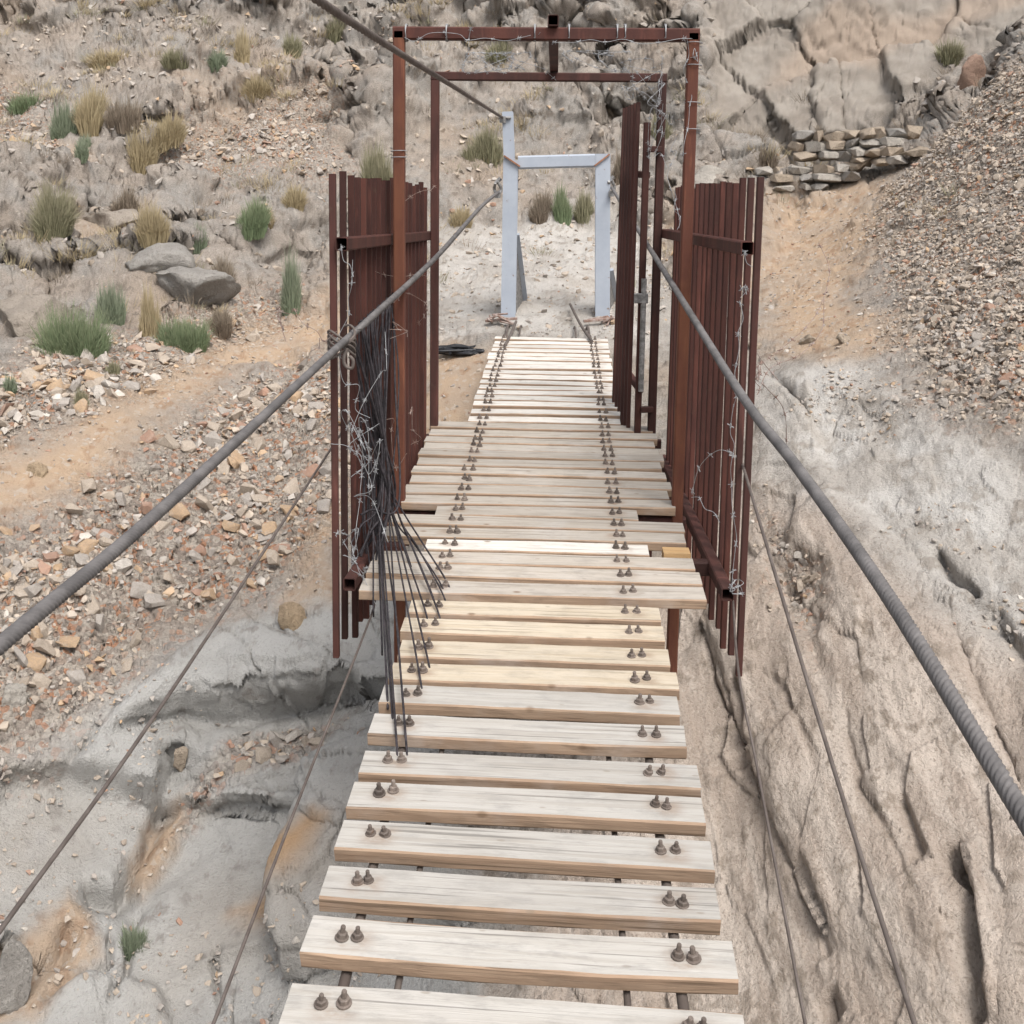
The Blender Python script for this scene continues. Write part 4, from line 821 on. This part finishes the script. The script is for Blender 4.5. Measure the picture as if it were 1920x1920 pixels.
def line_(pts, X): return [Ux(a, b, X) for a, b in pts]
for pts, X, X0, r, lab in (([(0, 1745), (305, 1320), (615, 850)], -.82, (655, 790, 4.6), .0046, 'thin steel stay rope below the left handrail, the outer of the left two'), ([(400, 1920), (560, 1500), (690, 1170)], -.54, (705, 1120, 3.75), .0040, 'thin steel stay rope beside the left plank ends, the inner of the left two'),
    ([(1715, 1920), (1560, 1430), (1410, 930)], .68, (1392, 870, 3.75), .0050, 'thin steel stay rope on the right, the outer of the right two'), ([(1510, 1920), (1420, 1440), (1385, 1262)], .58, (1374, 1120, 3.68), .0036, 'thin steel stay rope beside the right plank ends, the inner of the right two')):
    L = line_(pts, X); rope('stay_rope', [L[0]+(L[0]-L[1])*.9]+L+[U(*X0)], r, 'cable_dark', lab, 'rope', 'thin stay ropes along the deck', .05, False)
# the tie of wire that lashes the left handrail to the nearest pickets
tie = empty('wire_lashing', Ux(645, 640, -.65), 'dark twisted wire lashing that ties the left handrail cable to the nearest picket', 'wire lashing')
c_ = Ux(645, 640, -.63); trn = np.random.default_rng(3)
for q in range(5):
    pts = []
    for a in np.linspace(0, 2*np.pi*1.6, 22): pts.append(c_+Vector((-.012+.045*math.cos(a+q), .02+.03*math.sin(a+q), -.015+.012*q-.022+.02*math.sin(a*1.7+q)+(a-5)*.004)))
    b = MB(); b.tube(smooth_line(pts, 3), .0045, 6); b.build('wire_turn', M['cable_dark'], tie)
b = MB(); b.tube(smooth_line([c_+Vector((.015, -.02, -.02)), c_+Vector((.005, -.03, -.055)), c_+Vector((.012, -.03, -.08)), c_+Vector((.032, -.03, -.085)), c_+Vector((.036, -.03, -.06)), c_+Vector((.024, -.03, -.045))], 8), .006, 8); b.build('wire_loop', M['cable_dark'], tie)

# black cords slung from the left handrail, fanning out to the plank ends
bundle = empty('cord_bundle', U(715, 600, 4.1), 'black bundle of cords hung on the left handrail, fanning down to the plank ends', 'cord bundle')
ends = [(840,1095),(832,1118),(822,1149),(799,1151),(803,1240),(789,1279),(744,1398),(762,1398),(828,1098),(812,1120),(726,1300),(735,1330),(748,1200),(716,1200),(700,1130),(770,1060)]
crng = np.random.default_rng(8)
for j in range(36):
    a_px = crng.uniform(655, 742); ha = U(a_px, 640+(640-a_px)*.86-8, 3.72+(a_px-650)*.0082)
    hy = 3.95+crng.normal(0, .06); g = U(np.clip(crng.normal(708, 20), 662, 748), crng.uniform(925, 965), hy); mid = ha.lerp(g, .5)+Vector((crng.normal(0, .02), crng.normal(0, .03), crng.normal(0, .02)))
    if j < len(ends): g = U(700+(ends[j][0]-740)*.32+crng.normal(0, 3)+14, 942+crng.normal(0, 6), 4.0); e = deck(ends[j][0], ends[j][1], .006); pts = [ha, mid, g, g.lerp(e, .5), e, e+Vector((0, .004, -.05))]
    else:
        e = U(np.clip(690+crng.normal(0, 18), 655, 735), crng.uniform(960, 1130), hy-.15); pts = [ha, mid, g, g.lerp(e, .6)+Vector((crng.normal(0, .01), 0, 0)), e]
    b = MB(); b.tube(smooth_line(pts, 8), .0032 if j < len(ends) else crng.uniform(.0028, .0048), 6); b.build('cord', M['cord'], bundle)

# ------------------------------------------------------------------ barbed wire
brng = np.random.default_rng(19)
def barbed(name, lines, label, r=.0011, mat='wire', barb=.10, group=None):
    b = MB(); o0 = lines[0][0]
    for pts in lines:
        L = smooth_line(pts, 8); b.tube(L, r, 5); acc = brng.uniform(0, barb)
        for a, c in zip(L, L[1:]):
            acc += (c-a).length
            if acc > barb:
                acc = 0
                for _ in range(3):
                    d = Vector(brng.normal(size=3)).normalized()*.013; b.tube([a-d, a+d], r*.8, 4)
                d = (c-a).normalized()*.008; b.tube([a-d, a+d], r*2.6, 5)
    return tag(b.build(name, M[mat], origin=o0), label, 'barbed wire', group)
def walk(p0, p1, n, j): 
    p0, p1 = Vector(p0), Vector(p1); return [p0.lerp(p1, q/(n-1))+Vector(brng.normal(0, j, 3)) for q in range(n)]
def tangle(px0, py0, px1, py1, Y0, Y1, n): return [U(brng.uniform(px0, px1), brng.uniform(py0, py1), brng.uniform(Y0, Y1)) for _ in range(n)]
barbed('barbed_wire', [walk(U(640, 460, 3.55), U(660, 520, 3.55), 4, .01), walk(U(660, 500, 3.55), U(636, 640, 3.55), 6, .012), walk(U(640, 640, 3.55), U(690, 800, 3.56), 6, .02), walk(U(690, 800, 3.55), U(650, 1060, 3.52), 8, .025), walk(U(725, 640, 3.7), U(650, 890, 3.55), 8, .02), walk(U(650, 820, 3.5), U(720, 1000, 3.6), 7, .03), walk(U(655, 1030, 3.5), U(700, 1130, 3.5), 5, .02), tangle(640, 760, 720, 930, 3.48, 3.7, 14), tangle(630, 990, 690, 1080, 3.45, 3.6, 12)], 'tangled barbed wire wound over the front of the left picket wing')
barbed('barbed_wire', [walk(U(625, 640, 3.5), U(560, 590, 3.7), 5, .02), walk(U(560, 590, 3.7), U(520, 580, 3.9), 4, .02), walk(U(610, 640, 3.5), U(590, 660, 3.6), 4, .02), walk(U(520, 580, 3.9), U(545, 640, 3.8), 4, .03)], 'thin barbed wire strands sticking out left of the left picket wing', .0012, 'rustwire', .12)
barbed('barbed_wire', [walk(U(800, 520, 5.0), U(700, 510, 4.2), 5, .012), walk(U(745, 560, 4.2), U(800, 600, 5.1), 5, .03), walk(U(730, 770, 4.1), U(745, 850, 4.1), 5, .03), walk(U(765, 770, 4.2), U(785, 840, 4.4), 5, .02), tangle(725, 590, 765, 640, 4.05, 4.2, 7), walk(U(760, 375, 4.5), U(815, 350, 5.3), 5, .01)], 'fine barbed wire running between the left front and rear posts', .001, 'rustwire', .15)
barbed('barbed_wire', [walk(U(750, 70, YF-.04), U(1000, 75, YF-.04), 9, .012), tangle(868, 95, 1010, 140, 4.6, 5.5, 18), walk(U(880, 55, YF-.04), U(876, 110, YF-.03), 4, .006), walk(U(1006, 55, YF-.04), U(1004, 130, YF+.1), 5, .008), walk(U(880, 105, YF), U(1040, 145, YR-.1), 7, .03)], 'curled barbed wire hanging between the two top bars, left half')
barbed('barbed_wire', [tangle(1060, 95, 1180, 140, 4.7, 5.5, 12), walk(U(1040, 80, YF-.04), U(1300, 75, YF-.04), 9, .012), tangle(1165, 110, 1248, 200, 5.2, 5.5, 26), walk(U(1238, 130, YR-.06), U(1232, 330, YR-.06), 9, .03), tangle(1215, 190, 1260, 300, 5.2, 5.5, 14)], 'thick tangle of barbed wire round the head of the right rear post')
barbed('barbed_wire', [walk(U(1300, 70, YF-.05), U(1290, 300, YF-.05), 9, .02), tangle(1285, 90, 1312, 160, YF-.06, YF+.05, 8), walk(U(1270, 250, YF+.3), U(1268, 440, YF+.1), 8, .015), walk(U(1262, 350, 4.6), U(1275, 430, 4.5), 5, .01)], 'barbed wire twisted down the right front gate post')
barbed('barbed_wire', [walk(U(1398, 460, 3.5), U(1412, 500, 3.5), 4, .008), tangle(1380, 530, 1405, 560, 3.5, 3.6, 9), walk(U(1388, 560, 3.52), U(1378, 760, 3.52), 7, .008), walk(U(1374, 760, 3.5), U(1378, 1110, 3.52), 10, .008), tangle(1365, 1080, 1395, 1115, 3.5, 3.6, 10), smooth_line([U(1376, 850, 3.55), U(1345, 845, 3.6), U(1312, 875, 3.7), U(1297, 925, 3.75)], 3), walk(U(1297, 930, 3.75), U(1360, 985, 3.6), 5, .01)], 'barbed wire wound down the near edge of the right picket wing')
barbed('barbed_wire', [smooth_line([U(1415, 690, 3.9), U(1470, 650, 4.2), U(1530, 590, 4.5), U(1555, 510, 4.7), U(1535, 455, 4.8)], 3), walk(U(1415, 640, 3.8), U(1440, 690, 4.0), 4, .02), smooth_line([U(1420, 740, 3.9), U(1445, 690, 4.1), U(1500, 665, 4.3), U(1540, 620, 4.4), U(1545, 560, 4.5)], 3), tangle(1412, 680, 1440, 740, 3.7, 3.9, 9), smooth_line([U(1430, 720, 3.9), U(1470, 770, 4.1), U(1475, 860, 4.2)], 3)], 'loops of dry barbed wire sticking out right of the right picket wing', .0013, 'rustwire', .13)
for px in (762, 838, 1003, 1067, 1157, 1172, 1247):
    c_ = U(px, 62, YF); b = MB(); b.tube([c_+Vector((.004*math.sin(a*.5), -.030*math.cos(a), .034*math.sin(a))) for a in np.linspace(0, 2*np.pi*1.9, 26)], .0022, 5)
    tag(b.build('wire_tie', M['wire'], origin=c_), 'pale wire tie twisted round the front top bar of the gate', 'wire tie', 'wire ties round the top bar')
for py, nm in ((88, 'highest'), (130, 'second highest'), (200, 'third highest'), (250, 'lowest')):
    c_ = U(1302-(py-70)*.026, py, YF); b = MB(); b.tube([c_+Vector((.032*math.cos(a), .032*math.sin(a), .006*math.sin(a*.6)+.003*a)) for a in np.linspace(0, 2*np.pi*1.6, 26)], .0018, 5)
    tag(b.build('wire_tie', M['wire'], origin=c_), f'pale wire tie wrapped round the right front post, {nm} of four', 'wire tie', 'wire ties round the right post')
for py, nm in ((290, 'upper'), (302, 'lower')):
    c_ = U(748, py, YF); b = MB(); b.tube([c_+Vector((.033*math.cos(a), .033*math.sin(a), .004*math.sin(a*.6)+.003*a)) for a in np.linspace(0, 2*np.pi*1.6, 26)], .0018, 5)
    tag(b.build('wire_tie', M['wire'], origin=c_), f'pale wire tie wrapped round the left front post, {nm} one', 'wire tie', 'wire ties round the left post')

# ------------------------------------------------------------------ oddments on the ground by the far bridge end
p_, n__ = surf(855, 660); b = MB(); hr = np.random.default_rng(77)
for q in range(6): b.tube(smooth_line([p_+Vector((hr.uniform(-.2, .2), hr.uniform(-.12, .12), hr.uniform(.0, .06))) for _ in range(5)], 6), .012, 7)
tag(b.build('hose', M['plastic'], origin=p_), 'heap of black plastic hose on the ground left of the far planks', 'hose')
for (a, c, lab) in ((945, 604, 'rusty scrap iron and wire lying at the foot of the left tower post'), (1122, 604, 'bent wire scrap lying at the foot of the right tower post')):
    p_, n__ = surf(a, c); b = MB()
    for q in range(4): b.tube(smooth_line([p_+Vector((hr.uniform(-.11, .13), hr.uniform(-.1, .1), hr.uniform(.0, .08))) for _ in range(4)], 5), .008, 6)
    b.tube_sq(p_+Vector((-.13, -.05, .03)), p_+Vector((.12, .0, .05)), .03, .02)
    tag(b.build('scrap_iron', M['rustwire'], origin=p_), lab, 'scrap')
for i, s_ in enumerate(((968, 612, 946, 640), (1072, 582, 1110, 632))):
    b = MB(); p0 = surf(s_[0], s_[1])[0]+Vector((0, 0, .06)); p1 = deck(s_[2], s_[3]+8, .02); b.tube(sagline([p0, p0.lerp(p1, .5)-Vector((0, 0, .02)), p1], .02), .011, 8)
    tag(b.build('anchor_rope', M['cable_dark'], origin=p0), ('rusty anchor rope running from the left tower foot to the last plank', 'grey anchor rope running over the ground to the last plank on the right')[i], 'rope')

# ------------------------------------------------------------------ daylight: bright overcast
EL, AZ = R(58), R(150)
world = bpy.data.worlds.new('World'); scene.world = world; world.use_nodes = True; nt = world.node_tree
sky = nt.nodes.new('ShaderNodeTexSky'); sky.sky_type = 'NISHITA'; sky.sun_disc = False; sky.sun_elevation = EL; sky.sun_rotation = AZ; sky.dust_density = 3.0; sky.air_density = 1.0; sky.ozone_density = 1.0
hsv = nt.nodes.new('ShaderNodeHueSaturation'); hsv.inputs['Saturation'].default_value = .30; nt.links.new(sky.outputs[0], hsv.inputs['Color'])
nt.links.new(hsv.outputs[0], nt.nodes['Background'].inputs['Color']); nt.nodes['Background'].inputs['Strength'].default_value = .13
sun = bpy.data.objects.new('sun', bpy.data.lights.new('sun', 'SUN')); link(sun); sun.data.energy = 1.8; sun.data.angle = R(28); sun.data.color = (1.0, .972, .935)
sd_ = Vector((math.sin(AZ)*math.cos(EL), math.cos(AZ)*math.cos(EL), math.sin(EL))); sun.rotation_euler = sd_.to_track_quat('Z', 'Y').to_euler()
scene.view_settings.view_transform = 'Standard'; scene.view_settings.look = 'None'; scene.view_settings.exposure = 0.85
scene.cycles.max_bounces = 4; scene.cycles.diffuse_bounces = 3; scene.cycles.glossy_bounces = 2; scene.view_settings.gamma = 1.0
